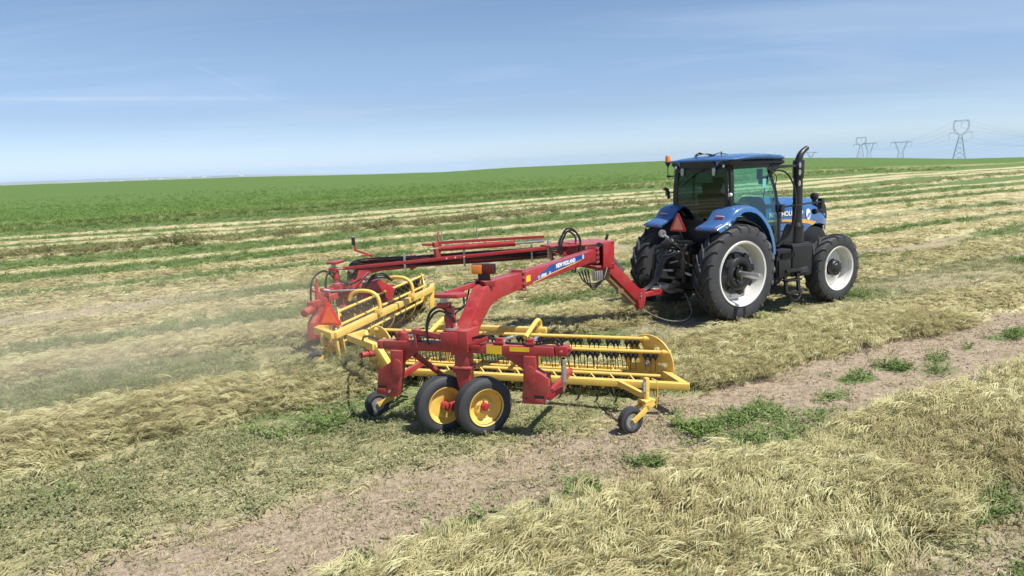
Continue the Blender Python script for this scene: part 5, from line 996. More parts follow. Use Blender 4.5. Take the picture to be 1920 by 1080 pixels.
    # ------------------------------------------------ right arm
    def arm(apx, elb, foot, z0, ze, zf, sgn, decal):
        a = V((*apx, z0)); e_ = V((*elb, ze)); f = V((*foot, zf)); hd = V((e_.x-a.x, e_.y-a.y, 0)).normalized(); sd_ = V((-hd.y, hd.x, 0))*1.0
        mid = a+(e_-a)*.795; j1 = a+(e_-a)*.165
        m = MB(); m.beam(j1, mid, .165, .205); P(m, 'arm_tube', RED, bev=.014)
        up = (0, 0, 1); wd = .18; m = MB(); t1 = (mid-e_).normalized(); u1 = (Z-t1*Z.dot(t1)).normalized(); t2 = (e_-f).normalized(); u2 = (Z-t2*Z.dot(t2)).normalized()
        top_el = e_+u1*.165; h = .165
        u2 = V((hd.x, hd.y, 0))*1.0; u2 = (u2-t2*u2.dot(t2)).normalized()       # outer side of the lower leg
        bis_o = e_+Z*.10+hd*.10; bis_i = e_-Z*.20-hd*.10
        secs = []
        for cpt, o_ in ((mid, u1*.112), (e_+t1*.30, u1*.125), (e_+t1*.10-Z*.01, (u1*1.0+u2*.35).normalized()*.145), (e_-t2*.10, (u1*.4+u2).normalized()*.145), (e_-t2*.28, u2*.125), (f, u2*.115)):
            secs.append([cpt+o_-sd_*wd/2, cpt+o_+sd_*wd/2, cpt-o_+sd_*wd/2, cpt-o_-sd_*wd/2])
        m.loft(secs); ar = P(m, 'elbow_arm', RED, bev=.014)
        for q, tt, hh in ((mid, t1, .29), (j1, t1, .29)):
            m = MB(); m.beam(q-tt*.012, q+tt*.035, .24, hh); P(m, 'arm_flange', RED, bev=.005)
            m = MB()
            for i in (-1, 1):
                for k in (-1.0, -.34, .34, 1.0): c_ = q+sd_*i*.102+Z*k*hh*.42; m.cyl(c_-tt*.03, c_+tt*.06, .017, 6)
            P(m, 'flange_bolts', ZINC)['kind'] = 'stuff'
        m = MB(); m.box(f+hd*-.02+Z*.02, (.30, .30, .26), rot=(0, 0, math.atan2(hd.y, hd.x))); 
        for c_ in (f+t2*.24, f+t2*.05): m.cyl(c_-sd_*.105, c_+sd_*.105, .058, 20); m.cyl(c_-sd_*.12, c_+sd_*.12, .03, 16)
        P(m, 'arm_foot', RED, bev=.01)
        # tie rod on the inner side, from the pivot cap to the apex
        cap = f+V((-.04, -.02, .58)) if sgn < 0 else f+V((-.16, -.10, .50))
        return a, e_, f, hd, sd_, mid, j1, t1, u1, ar
    a, e_, f, hd, sd_, mid, j1, t1, u1, ar = arm((-2.62, -.28), (-6.42, -2.72), (-6.90, -3.02), 1.62, 1.66, 1.16, -1, True)
    wsg = sd_ if (sd_.y < 0) else -sd_                              # towards the right of the tractor
    # decal on the right face of the tube
    o_ = wsg; t = (j1-mid).normalized(); fc = mid+o_*.0965; ln = (j1-mid).length
    def onface(x, y, h=0.0): return mid+t*x+Z*(y*.72)+o_*(.0827+h)
    def band(pts, h0, h1, name, mt, par):
        m_ = MB(); m_.loft([[onface(x, y, h0) for x, y in pts], [onface(x, y, h1) for x, y in pts]]); return P(m_, name, mt, par)
    tube = [o for o in K.children if o.name.startswith('arm_tube')][0]
    dl = band([(.30, -.120), (ln-.62, .015), (ln-.50, .125), (.95, .125), (.52, .0)], 0, .002, 'blue_decal', DEC, tube)
    band([(.28, -.128), (1.0, -.066), (ln-.95, -.020), (ln-.70, .015), (ln-.60, .030), (ln-.95, .002), (1.0, -.044), (.31, -.108)], .002, .0035, 'gold_stripe', GOLD, dl)
    band([(.10, -.06), (.24, -.06), (.24, .06), (.10, .06)], 0, .002, 'yellow_sticker', YST, tube)
    text_part('lettering', 'NEW HOLLAND', PRINT, dl, face_matrix(onface(1.12, .018, .003), t, Z), .088, bold=.0042, sx_=1.18)
    text_part('lettering', 'RO', PRINT, dl, face_matrix(onface(.47, -.075, .003), t, Z), .062, shear=.3, sx_=.9)
    text_part('lettering', 'LABAR', PRINT, dl, face_matrix(onface(.58, -.068, .003), t, Z), .064, bold=.003, shear=.3, sx_=.95)
    text_part('lettering', '230', PRINT, dl, face_matrix(onface(.86, -.052, .003), t, Z), .046, sx_=1.0)
    ex_ = ln-.62; lf = [(ex_+.034*math.sin(q_), .068+.052*math.cos(q_)) for q_ in np.linspace(0, 2*PI, 20, endpoint=False)]; le = band(lf, .002, .004, 'leaf_emblem', PRINT, dl)
    for k in range(3): band([(ex_-.018+.012*k, .030+.006*k), (ex_-.013+.012*k, .030+.006*k), (ex_+.003+.010*k, .098), (ex_-.002+.010*k, .098)], .004, .0045, 'emblem_line', DEC, dl)
    # lamp pair on the elbow
    lc = e_+Z*.31+hd*-.02; m = MB(); M2 = Matrix.Rotation(0, 3, 'Z')
    Ml = Matrix((pR, bR, Z)).transposed()
    m.box(lc+V((0, 0, -.02)), (.09, .30, .125), M=Ml); m.box(lc+V((.0, .0, -.115)), (.09, .14, .10), M=Ml); lmp = P(m, 'lamp_housing', BLACKP, bev=.01)
    m = MB(); m.box(lc-bR*.075+pR*.052-Z*.02, (.022, .14, .115), M=Ml); P(m, 'amber_lens', AMB, lmp, bev=.008)
    m = MB(); m.box(lc+bR*.075+pR*.052-Z*.02, (.022, .14, .115), M=Ml); P(m, 'red_lens', mat('dark_red_lens', (.13, .006, .006), .3), lmp, bev=.008)
    m = MB(); m.loft([[lc+V((x, y, z)) for x, y, z in ((-.06, -.12, -.165), (.10, -.12, -.165), (.10, .20, -.165), (-.06, .20, -.165))], [lc+V((x, y, z)) for x, y, z in ((-.02, -.10, -.25), (.10, -.10, -.25), (.10, .06, -.25), (-.02, .06, -.25))]]); P(m, 'lamp_bracket', REDD, bev=.005)
    m = MB(); m.tube([lc+V((-.03, .05, -.2)), e_+Z*.1-hd*-.05+V((-.2, .10, 0)), e_+V((-.30, .0, -.15)), f+V((-.06, .14, .35)), f+V((-.1, .16, .1))], .014, 8, smooth=6); m.tube([e_+Z*.1+V((-.12, .14, 0)), e_+V((-.24, .08, -.15)), f+V((.0, .16, .3)), f+V((-.05, .2, .1))], .012, 8, smooth=6); P(m, 'arm_hose', HOSE)
    m = MB(); capR = L3(-.2, 0, 1.70); m.beam(capR+V((.06, .05, .02)), e_+V((.05, .14, .10)), .045, .065); P(m, 'tie_rod', RED, bev=.006)
    # ------------------------------------------------ apex and tongue
    m = MB(); m.loft([[V((x, y, z)) for x, z in ((-2.44, 1.17), (-2.44, 1.74), (-3.3, 1.80), (-3.5, 1.62), (-3.1, 1.34), (-2.75, 1.25))] for y in (-.14, .14)]); P(m, 'apex_box', RED, bev=.012)
    m = MB(); m.loft([[V((x, y, z)) for x, y in ((-2.42, -.26), (-2.42, .26), (-2.95, .52), (-3.7, .30), (-3.7, -.05), (-2.95, -.42))] for z in (1.745, 1.775)]); P(m, 'apex_top_plate', REDD, bev=.006)
    m = MB(); m.loft([[V((x, y, z)) for x, y in ((-2.42, -.26), (-2.42, .26), (-2.95, .50), (-2.95, -.42))] for z in (1.33, 1.36)]); P(m, 'apex_bottom_plate', REDD, bev=.006)
    m = MB(); m.box((-2.43, 0, 1.50), (.05, .46, .52)); m.loft([[V((-2.42, -.24, 1.25)), V((-2.42, -.21, 1.25)), V((-2.42, -.21, 1.76)), V((-2.42, -.24, 1.76))], [V((-2.80, -.42, 1.33)), V((-2.80, -.39, 1.33)), V((-2.80, -.39, 1.76)), V((-2.80, -.42, 1.76))]]); P(m, 'apex_face', RED, bev=.006)
    m = MB(); m.box((-2.52, 0, 1.14), (.16, .26, .22)); P(m, 'worn_plate', WOOD, bev=.004)
    m = MB(); m.beam(V((-2.56, 0, 1.42)), V((-1.72, 0, .62)), .22, .22); P(m, 'tongue', RED, bev=.012)
    m = MB(); m.beam(V((-2.62, 0, 1.235)), V((-1.80, 0, .46)), .16, .035); m.box((-2.15, -.06, .76), (.14, .06, .10)); P(m, 'tongue_wear_strip', WOOD, bev=.004)
    m = MB(); m.box((-1.66, 0, .63), (.20, .13, .22)); m.prism([(-1.78, .74), (-1.56, .74), (-1.52, .56), (-1.58, .34), (-1.68, .34)], -.08, .08); m.beam(V((-1.56, 0, .60)), V((-1.10, 0, .60)), .10, .09); m.box((-1.20, 0, .655), (.16, .12, .03)); m.cyl((-1.08, 0, .54), (-1.08, 0, .66), .06, 16); hp = P(m, 'hitch_bar', RED, bev=.01)
    m = MB()
    for x, z in ((-1.66, .66), (-1.66, .60)): m.cyl((x, -.10, z), (x, .10, z), .020, 8)
    m.cyl((-1.08, 0, .48), (-1.08, 0, .74), .022, 12); m.cyl((-1.62, 0, .24), (-1.62, 0, .34), .022, 10); P(m, 'hitch_pin', ZINC, hp)
    m = MB(); ch = spline([V((-1.60, -.05, .33)), V((-1.5, -.30, .22)), V((-1.3, -.52, .13)), V((-1.0, -.62, .12)), V((-.72, -.5, .22)), V((-.62, -.3, .42)), V((-.60, -.2, .52))], 12)
    for i in range(0, len(ch)-2, 1): q = ch[i]; t_ = (ch[i+1]-q).normalized(); m.beam(q, q+t_*.036, .020 if i % 2 else .008, .008 if i % 2 else .020)
    P(m, 'safety_chain', ZINC)
    m = MB(); m.beam(V((-2.42, .10, 1.62)), V((-2.02, .10, 1.20)), .06, .06); m.box((-2.0, .10, 1.17), (.12, .12, .08), rot=(0, R(45), 0)); P(m, 'parking_stand', mat('grey_paint', (.10, .11, .12), .45, dust=.2), bev=.006)
    m = MB(); m.cyl((-2.42, .05, 1.72), (-2.36, .05, 1.84), .02, 8); m.beam(V((-2.42, .05, 1.66)), V((-2.34, .05, 1.86)), .02, .05); P(m, 'hose_holder', BLACKM)
    # hoses: apex loops, to the tractor, under the arm
    m = MB()
    for k, (y, h_) in enumerate(((-.22, .34), (-.14, .30), (.10, .26))):
        m.tube([V((-3.6+.1*k, y, 1.62)), V((-3.62+.1*k, y, 1.80)), V((-3.50+.1*k, y-.02, 1.72+h_)), V((-3.32+.08*k, y-.05, 1.70+h_)), V((-3.22+.06*k, y-.08, 1.80)), V((-3.32, y-.1, 1.45)), V((-3.4, y-.14, 1.30))], .017, 8, smooth=7)
    P(m, 'apex_hose', HOSE)
    m = MB()
    for k in range(3): m.tube([V((-3.3+.05*k, -.62, 1.55)), V((-3.15, -.66, 1.78-.03*k)), V((-2.98+.03*k, -.56, 1.80-.02*k)), V((-2.85, -.46, 1.70)), V((-2.8, -.4, 1.6))], .014, 8, smooth=6)
    P(m, 'arm_end_hose', HOSE)
    m = MB()
    for k in range(4): m.tube([V((-3.55+.10*k, -.70+.05*k, 1.36)), V((-3.45+.05*k, -.72, 1.18-.04*k)), V((-3.15, -.62, 1.10-.03*k)), V((-2.85, -.48, 1.14)), V((-2.66, -.34, 1.26+.02*k))], .013, 8, smooth=6)
    P(m, 'under_arm_hose', HOSE)
    m = MB(); m.box((-3.05, -.56, 1.22), (.16, .10, .16)); 
    for k in range(3): m.cyl((-3.1+.05*k, -.62, 1.16), (-3.1+.05*k, -.62, 1.32), .014, 8)
    P(m, 'valve_block', ZINC, bev=.01)
    m = MB()
    for k in range(4): m.tube([V((-2.5, .05*k-.05, 1.30)), V((-2.2, .13+.02*k, 1.0-.03*k)), V((-1.75, .20+.03*k, .72-.02*k)), V((-1.35, .20+.03*k, .62)), V((-1.02, .14+.04*k, .82)), V((-.86, .06+.05*k, 1.22)), V((-.58, -.12+.09*k, 1.37))], .019, 8, smooth=9)
    P(m, 'tractor_hose', HOSE)
    # ------------------------------------------------ left arm
    bL = V((.70, .714, 0)); pL = V((-.714, .70, 0))
    a, e_, f, hd, sd_, mid, j1, t1, u1, ar2 = arm((-2.62, .28), (-6.22, 2.72), (-6.70, 2.74), 1.58, 1.42, .95, 1, False)
    ins = sd_ if sd_.y*1 < 0 else -sd_
    p0 = V((-6.92, 2.60, 1.42)); p1 = a+(mid-a)*.20+ins*.28+Z*.12
    m = MB(); m.beam(p0+(p1-p0)*.04, p1, .04, .062); P(m, 'tie_rod', RED, bev=.008)
    m = MB(); m.cyl(p0, p0+(p1-p0)*.05, .022, 10); m.cyl(p0-Z*.05, p0+Z*.05, .035, 12); m.cyl(p1-Z*.04, p1+Z*.04, .03, 12); P(m, 'tie_rod_end', ZINC)
    m = MB()
    for s_ in (.52, .56, .60): q = p0+(p1-p0)*s_; m.cyl(q+ins*.02, q+ins*.035, .014, 8)
    P(m, 'rod_plugs', WHITE)['kind'] = 'stuff'
    for k in range(6):
        o_ = ins*(.112+.02*(k % 2))+Z*(.12-.036*k); m = MB()
        pts = [a+o_+V((.1, 0, .05)), a+(e_-a)*.25+o_*1.0, a+(e_-a)*.5+o_*1.05+Z*(.02*math.sin(k*2.1)), a+(e_-a)*.75+o_+Z*(.02*math.sin(k*1.3)), e_+o_+Z*.02-hd*.05, e_+hd*(.28-.03*k)+ins*.20+Z*(.06), e_+hd*(.36-.03*k)+ins*.22-Z*.24, f+hd*-(.05-.04*k)+ins*.24+Z*.02, f+hd*(-.06+.06*k)+ins*.26-Z*.2]
        m.tube(pts, .0145, 8, smooth=8); P(m, 'long_hose', HOSE)
    for s_ in (.25, .55, .82):
        q = a+(e_-a)*s_; m = MB(); m.box(q+ins*.15+Z*.03, (.035, .07, .34), rot=(0, 0, math.atan2(hd.y, hd.x))); P(m, 'hose_clamp', ZINC, bev=.004)
    m = MB(); m.box(e_+hd*.30+ins*.22-Z*.06, (.16, .03, .045), rot=(0, R(-35), math.atan2(hd.y, hd.x))); P(m, 'hose_clamp', ZINC)
    m = MB(); m.tube([V((-6.92, 2.6, 1.22)), V((-7.05, 2.60, 1.38)), V((-7.2, 2.50, 1.42)), V((-7.42, 2.30, 1.30)), V((-7.50, 2.2, 1.0)), V((-7.48, 2.15, .85))], .018, 8, smooth=7); m.tube([V((-6.9, 2.62, 1.25)), V((-6.7, 2.5, 1.12)), V((-6.5, 2.45, 1.18)), V((-6.3, 2.5, 1.3))], .016, 8, smooth=6); P(m, 'looped_hose', HOSE)
    # rear lamp stalk on the left elbow
    q = e_+Z*.16; m = MB(); m.beam(q+V((.12, .02, .0)), q+V((-.18, .16, .14)), .03, .04); m.beam(q+V((-.18, .16, .12)), q+V((-.18, .16, .24)), .03, .05); m.box(q+V((-.0, .04, .03)), (.22, .06, .03)); P(m, 'lamp_stalk', REDD, bev=.005)
    m = MB(); m.box(q+V((-.20, .18, .32)), (.05, .10, .16)); P(m, 'rear_lamp', BLACKP, bev=.01)
    m = MB(); m.box(q+V((-.20, .18, .405)), (.06, .12, .015)); P(m, 'lamp_cap', ZINC)
    # folded lift cylinder above the left arm
    b0 = V((-3.45, .55, 1.80)); b1 = V((-5.15, 1.72, 1.72)); t_ = (b1-b0).normalized()
    m = MB(); m.beam(b0+Z*.085, b1+Z*.115, .055, .05); m.cyl(b0+t_*.55, b1-t_*.05, .055, 16); P(m, 'lift_cylinder', RED)
    m = MB(); m.cyl(b0, b0+t_*.60, .026, 12); P(m, 'cylinder_rod', CHROME)
    m = MB(); m.box(b1+V((0, 0, .08)), (.14, .10, .10)); m.beam(b1+V((0, 0, .08)), b1+t_*.28+V((0, 0, .10)), .05, .045); m.tube([b1+V((.06, .04, .12)), b1+V((.04, .04, .22)), b1+V((.08, .06, .32))], .016, 8, smooth=4); m.box(b1-Z*.10, (.10, .12, .2)); P(m, 'cylinder_bracket', REDD, bev=.008)
    for q in (b1+V((.16, .1, .12)), b1+V((.75, -.25, .16))): m = MB(); m.cyl(q-Z*.05, q+Z*.20, .011, 6); P(m, 'marker_pin', ZINC)
    m = MB(); m.box(V((-3.5, .30, 1.66)), (.07, .05, .34)); P(m, 'transport_latch', ZINC, bev=.006)
    # ------------------------------------------------ left subframe and basket
    L3L = subframe((-6.80, 2.72, 0), bL, pL, .17, left=True)
    Fl = V((-4.50, 4.28, .49)); Bl = V((-7.20, 1.52, .49)); wL = V((.22, .975, 0))
    axl, nl, nrl = basket(Fl, Bl, wL, 1)
    A = V((-4.58, 3.55, .61)); Q = V((-7.54, .60, .61)); rl = (A-Q).normalized(); fr = V((.714, -.70, 0))
    m = MB(); m.beam(Q, A, .11, .11); P(m, 'main_rail', YEL, bev=.008)
    m = MB(); m.beam(A, V((-4.30, 4.1, .60)), .10, .109); m.beam(A+rl*-.02-Z*.05, A+rl*-.02-Z*.42, .04, .10); m.beam(A+rl*.10-Z*.05, A+rl*.06-Z*.40, .05, .06); P(m, 'end_arm', YEL, bev=.006)
    m = MB(); m.beam(Q, V((-7.66, 1.25, .61)), .10, .109); m.beam(V((-7.66, 1.24, .60)), V((-7.40, 1.62, .58)), .098, .10); m.beam(Q+rl*.06-Z*.05, Q+rl*.10-Z*.38, .05, .06); m.beam(Q+rl*.26-Z*.05, Q+rl*.32-Z*.45, .035, .035); m.box(V((-7.62, .95, .50)), (.10, .14, .22)); P(m, 'inner_end_frame', YEL, bev=.006)
    t = .16+.0655*3
    while t < (Fl-Bl).length-.2:
        c = Bl+axl*t; pts = [c+fr*math.cos(a)*.43+Z*(math.sin(a)*.40) for a in np.linspace(R(-5), R(-165), 9)]
        m = MB(); m.tube([c+fr*.47+Z*.12]+pts, .009, 6); P(m, 'stripper_rod', YEL); t += .0655*8
    m = MB(); m.beam(Bl+axl*1.3-fr*.46+Z*.36, Bl+axl*2.5-fr*.46+Z*.36, .08, .08); P(m, 'top_beam', YEL, bev=.008)
    for s_ in (.62, 2.15):
        c = Bl+axl*(s_); m = MB(); m.tube([c+fr*.52+Z*.18, c+fr*.50+Z*.42, c+fr*.42+Z*.53, c+fr*.28+Z*.58, c+fr*.08+Z*.58, c-fr*.04+Z*.52, c-fr*.10+Z*.40], .036, 12, smooth=6); P(m, 'hoop', YEL, ang=60)
        m = MB(); m.cyl(c+fr*.05+Z*.60, c-fr*.42-axl*.12+Z*.60, .018, 10); m.cyl(c-fr*.42-axl*.12+Z*.60, c-fr*.52-axl*.15+Z*.62, .03, 10); P(m, 'hoop_rod', ZINC)
        m = MB(); m.box(c+fr*.48+Z*.20, (.13, .10, .10), rot=(0, 0, math.atan2(axl.y, axl.x))); P(m, 'hoop_clamp', YEL, bev=.006)
    castor((-7.80, .86, .162), .162, (-7.56, .86, 0), .62, forkz=.36)
    castor((-4.85, 3.95, .162), .162, (-4.62, 3.95, 0), .62, forkz=.36)
    # red clutter between the left subframe and its reel
    m = MB(); q = V((-6.1, 2.9, .80)); m.loft([[q+V((x, y, z)) for x, z in ((-.25, -.1), (.35, -.25), (.45, .05), (.15, .28), (-.2, .24))] for y in (-.05, .05)]); m.beam(q+V((-.5, 0, .1)), q+V((.6, .5, .0)), .1, .12); P(m, 'linkage_plate', RED, bev=.01)
    m = MB()
    for k in range(3): m.tube([q+V((-.2, -.1, .1)), q+V((-.05, -.1, .36-.03*k)), q+V((.22, -.05, .40-.04*k)), q+V((.42, .0, .22))], .016, 8, smooth=6)
    P(m, 'linkage_hose', HOSE)
    q = L3L(-.86, .0, 1.1); m = MB(); m.cyl(q, q+V((.0, 0, .34)), .045, 14, .03); m.cyl(q+V((0, 0, .30)), q+V((.02, 0, .42)), .016, 8); m.cyl(q+V((.02, 0, .42)), q+V((.02, 0, .45)), .035, 12, .01); m.tube([q+V((.0, .0, .2)), q+V((-.08, .0, .22))], .03, 10); P(m, 'valve_post', REDD, bev=.004)
    m = MB(); m.cyl(L3L(-1.34, 0, .98), L3L(-1.05, 0, 1.02), .07, 16); P(m, 'beam_pin_housing', REDD, bev=.01)
    q = V((-7.42, 1.12, 0)); m = MB(); m.beam(q+Z*.30, q+Z*.70, .07, .012, up=(1, 0, 0)); P(m, 'triangle_post', ZINC)
    for dy in (.16, .22): m = MB(); m.cyl(q+V((0, dy, .32)), q+V((0, dy, .66)), .014, 8); P(m, 'spring_rod', CHROME)
    m = MB(); m.cyl(q+V((0, .12, .32)), q+V((-.05, .42, .28)), .055, 14); P(m, 'drive_motor', REDD, bev=.01)
    smv('slow_vehicle_triangle', K, Matrix.Translation((-7.47, 1.10, .84)) @ Matrix.Rotation(R(-44), 4, 'Z'), .44, SMVO, mat('bright_red_border', (.78, .045, .04), .4))
    return K
rk = rake()
# ------------------------------------------------------------------ lattice pylons beyond the crest, their wires, the irrigation line, haze and dust
OFF = Vector((0, 0, 0))
STEEL = mat('galvanised_lattice', (.36, .40, .46), .6, metal=.1)
def dir_at(px, py):
    """ray through a point of the 1920 x 1080 frame"""
    r = cam.matrix_world.to_3x3() @ Vector(((px-960)/FOC, -(py-540)/FOC, -1)); return r
def far_point(px, py, dist):
    d = dir_at(px, py); k = dist/math.hypot(d.x, d.y); return Vector((0, 0, CAM_H))+d*k
def lattice(m, a0, a1, b0, b1, k, t):
    """zigzag between two legs"""
    for i in range(k):
        p = a0+(a1-a0)*i/k; q = b0+(b1-b0)*(i+1)/k; p2 = b0+(b1-b0)*i/k; q2 = a0+(a1-a0)*(i+1)/k
        m.beam(p, q, t, t); m.beam(p2, q2, t, t)
def pylon_delta(label, px, top, base_y, dist, spread_px, kind, leg_h, yaw):
    """tall tower carrying a heart-shaped head (0) or a flat Y head (1)"""
    b = far_point(px, base_y, dist); sc = dist*math.cos(math.atan2(b.x, b.y))/FOC; H = (base_y-top)*sc; w = spread_px*sc
    ext = H*.25                                             # the foot goes on below the crest
    r = thing('power_pylon', label, 'pylon', (b.x, b.y, b.z-ext), yaw, 'power pylons on the skyline'); th = .20*dist/700
    V = Vector; z0 = ext
    if kind == 0:
        zw = z0+H*.60; hw = w*.42; m = MB(); bw = w*.62; nw = w*.12
        for sx_ in (-1, 1):
            for sy in (-1, 1): m.beam(V((sx_*bw, sy*bw, 0)), V((sx_*nw, sy*nw, zw)), th*1.25, th*1.25)
        for s_ in (-1, 1):
            lattice(m, V((-bw, s_*bw, 0)), V((-nw, s_*nw, zw)), V((bw, s_*bw, 0)), V((nw, s_*nw, zw)), 7, th*.55)
            lattice(m, V((s_*bw, -bw, 0)), V((s_*nw, -nw, zw)), V((s_*bw, bw, 0)), V((s_*nw, nw, zw)), 7, th*.55)
        m.build('tower_body', STEEL, r)
        m = MB(); zc = zw+H*.10; pts = [(nw*.5, zw), (w*.45, zw+H*.10), (w*.62, zw+H*.21), (w*.60, zw+H*.34), (w*.50, z0+H)]
        for s_ in (-1, 1):
            q = [V((s_*x, 0, z)) for x, z in pts]; q2 = [V((s_*(x-w*.11), 0, z+(.02*H if i < 2 else 0))) for i, (x, z) in enumerate(pts)]
            for i in range(4): m.beam(q[i], q[i+1], th, th); m.beam(q2[i], q2[i+1], th*.8, th*.8); m.beam(q[i], q2[i+1], th*.6, th*.6); m.beam(q2[i], q[i+1], th*.6, th*.6)
        m.beam(V((-w*.5, 0, z0+H)), V((w*.5, 0, z0+H)), th, th); m.beam(V((-w*.5, 0, z0+H*.965)), V((w*.5, 0, z0+H*.965)), th*.8, th*.8)
        for k in range(8): x = -w*.5+w*k/8; m.beam(V((x, 0, z0+H)), V((x+w/16, 0, z0+H*.965)), th*.5, th*.5); m.beam(V((x+w/16, 0, z0+H*.965)), V((x+w/8, 0, z0+H)), th*.5, th*.5)
        for s_ in (-1, 1): m.beam(V((s_*w*.2, 0, zw+H*.07)), V((s_*w*.85, 0, zw+H*.09)), th, th); m.beam(V((s_*w*.45, 0, zw+H*.12)), V((s_*w*.85, 0, zw+H*.09)), th*.7, th*.7)
        m.build('tower_head', STEEL, r)
        for x, z in ((0, z0+H*.965), (-w*.85, zw+H*.09), (w*.85, zw+H*.09)): m = MB(); m.cyl(V((x, 0, z)), V((x, 0, z-H*.15)), th*.55, 6); m.build('insulator_string', STEEL, r)
        att = [V((0, 0, z0+H*.82)), V((-w*.85, 0, zw-H*.06)), V((w*.85, 0, zw-H*.06)), V((-w*.5, 0, z0+H)), V((w*.5, 0, z0+H))]
    else:
        zw = z0+H*.40; bw = w*.34; nw = w*.22; m = MB()
        for sx_ in (-1, 1):
            for sy in (-1, 1): m.beam(V((sx_*bw, sy*bw, 0)), V((sx_*nw, sy*nw, zw)), th*1.1, th*1.1)
        for s_ in (-1, 1): lattice(m, V((-bw, s_*bw, 0)), V((-nw, s_*nw, zw)), V((bw, s_*bw, 0)), V((nw, s_*nw, zw)), 4, th*.55)
        m.build('tower_body', STEEL, r); m = MB()
        for s_ in (-1, 1):
            a_ = V((s_*nw, 0, zw)); b_ = V((s_*w*.56, 0, z0+H*.96)); c_ = V((s_*nw*.4, 0, zw)); d_ = V((s_*w*.46, 0, z0+H*.96)); m.beam(a_, b_, th, th); m.beam(c_, d_, th, th); lattice(m, a_, b_, c_, d_, 4, th*.5)
            m.beam(V((s_*w*.5, 0, z0+H*.96)), V((s_*w*.62, 0, z0+H*1.07)), th*.8, th*.8)
        m.beam(V((-w, 0, z0+H*.96)), V((w, 0, z0+H*.96)), th, th); m.beam(V((-w*.9, 0, z0+H)), V((w*.9, 0, z0+H)), th*.8, th*.8)
        for k in range(14): x = -w*.9+w*1.8*k/14; m.beam(V((x, 0, z0+H)), V((x+w*.064, 0, z0+H*.96)), th*.5, th*.5); m.beam(V((x+w*.064, 0, z0+H*.96)), V((x+w*.128, 0, z0+H)), th*.5, th*.5)
        m.build('tower_head', STEEL, r)
        for x in (-w*.95, 0, w*.95): m = MB(); m.cyl(V((x, 0, z0+H*.96)), V((x, 0, z0+H*.78)), th*.5, 6); m.build('insulator_string', STEEL, r)
        att = [V((0, 0, z0+H*.78)), V((-w*.95, 0, z0+H*.78)), V((w*.95, 0, z0+H*.78)), V((-w*.6, 0, z0+H*1.05)), V((w*.6, 0, z0+H*1.05))]
    M_ = Matrix.Translation(r.location) @ Matrix.Rotation(yaw, 4, 'Z'); return [M_ @ q for q in att]
yw = R(-28)
P1 = pylon_delta('tallest lattice pylon with heart-shaped head standing alone at far right', 1798, 228, 300, 620, 21.0/1, 0, 0, yw)
P2 = pylon_delta('small heart-headed lattice pylon, leftmost of the close pair right of the tractor', 1613, 259, 298, 1000, 14, 0, 0, yw)
P3 = pylon_delta('flat-topped lattice pylon, right one of the close pair', 1629, 269, 298, 900, 13, 1, 0, yw)
P4 = pylon_delta('wide flat-topped lattice pylon between the pair and the tallest pylon', 1688, 267, 299, 820, 18, 1, 0, yw)
P5 = pylon_delta('faint low pylon just showing above the crest beside the exhaust stack', 1520, 286, 298, 1300, 12, 1, 0, yw)
def wire(a, b, sag, r_, label):
    pts = [a+(b-a)*t-Vector((0, 0, sag*4*t*(1-t))) for t in np.linspace(0, 1, 20)]
    m = MB(); m.tube([p for p in pts], r_, 4); o = m.build('power_cable', STEEL); 
    tag(o, label, 'power cable', 'power cables strung between the pylons')
WN = ['centre', 'left outer', 'right outer', 'upper left', 'upper right']
for k, (a, b) in enumerate(zip(P1, P4)): wire(b, a, 4, .045, '%s power cable sagging between the tallest pylon and the wide flat pylon' % WN[k])
for k, (a, b) in enumerate(zip(P2[:3], P3[:3])): wire(a, b, 3, .06, '%s power cable between the two pylons of the close pair' % WN[k])
for k, (a, b) in enumerate(zip(P4[:3], P3[:3])): wire(a, b, 4, .05, '%s power cable from the wide flat pylon to the close pair' % WN[k])
for k, a in enumerate(P1): wire(a, far_point(2150+20*k, 232+9*k, 520), 7, .04, '%s power cable running from the tallest pylon out of the right edge' % WN[k])
for k, nm in enumerate(('top', 'middle', 'bottom')): wire(far_point(1700, 290+3*k, 900), far_point(2100, 215+12*k, 480), 3, .035, '%s power cable of the second line crossing behind the tallest pylon' % nm)

# distant hills
def make_hills():
    rows = [(1600, 3200, 26, .30, .001), (3200, 6500, 62, .62, .002)]
    mh = mat('far_hills', (.30, .32, .30), .95, var=.25, scale=.003)
    vs = []; fs = []
    az = np.radians(np.arange(-60, 55, .25)); m = len(az)
    dist = np.array([1300, 1700, 2300, 3000, 3800, 4700, 5600, 6500]); hts = np.array([-20, -14, -6, 8, 16, 34, 55, 30.])
    pts = []
    EL = np.array([(-60, .60), (-38.9, .559), (-36.1, .498), (-32.5, .476), (-28.3, .434), (-23.7, .385), (-21, .345), (-16.7, .20), (-10.9, .01), (-5.3, -.12), (-2.2, -.25), (3, -.5), (13, -1.0), (23, -1.4), (60, -1.8)])
    top = np.interp(np.degrees(az), EL[:, 0], EL[:, 1])
    for i, D in enumerate(dist):
        fr = (i+1)/(len(dist)-1) if i < len(dist)-1 else .7
        e_ = top-(1-min(1, fr))*.35+(fbm(az*14+3, az*0+i*3.1, 70+i, 4)-.5)*.10-.02
        pts.append(np.stack([D*np.sin(az), D*np.cos(az), CAM_H+np.tan(np.radians(e_))*D], 1))
    co = np.concatenate(pts); q = [(i*m+j, i*m+j+1, (i+1)*m+j+1, (i+1)*m+j) for i in range(len(dist)-1) for j in range(m-1)]
    me = bpy.data.meshes.new('distant_hills'); me.from_pydata(co.tolist(), [], q); me.materials.append(mh)
    me.polygons.foreach_set('use_smooth', [True]*len(me.polygons)); o = bpy.data.objects.new('distant_hills', me); C.objects.link(o); tag(o, kind='structure')
make_hills()


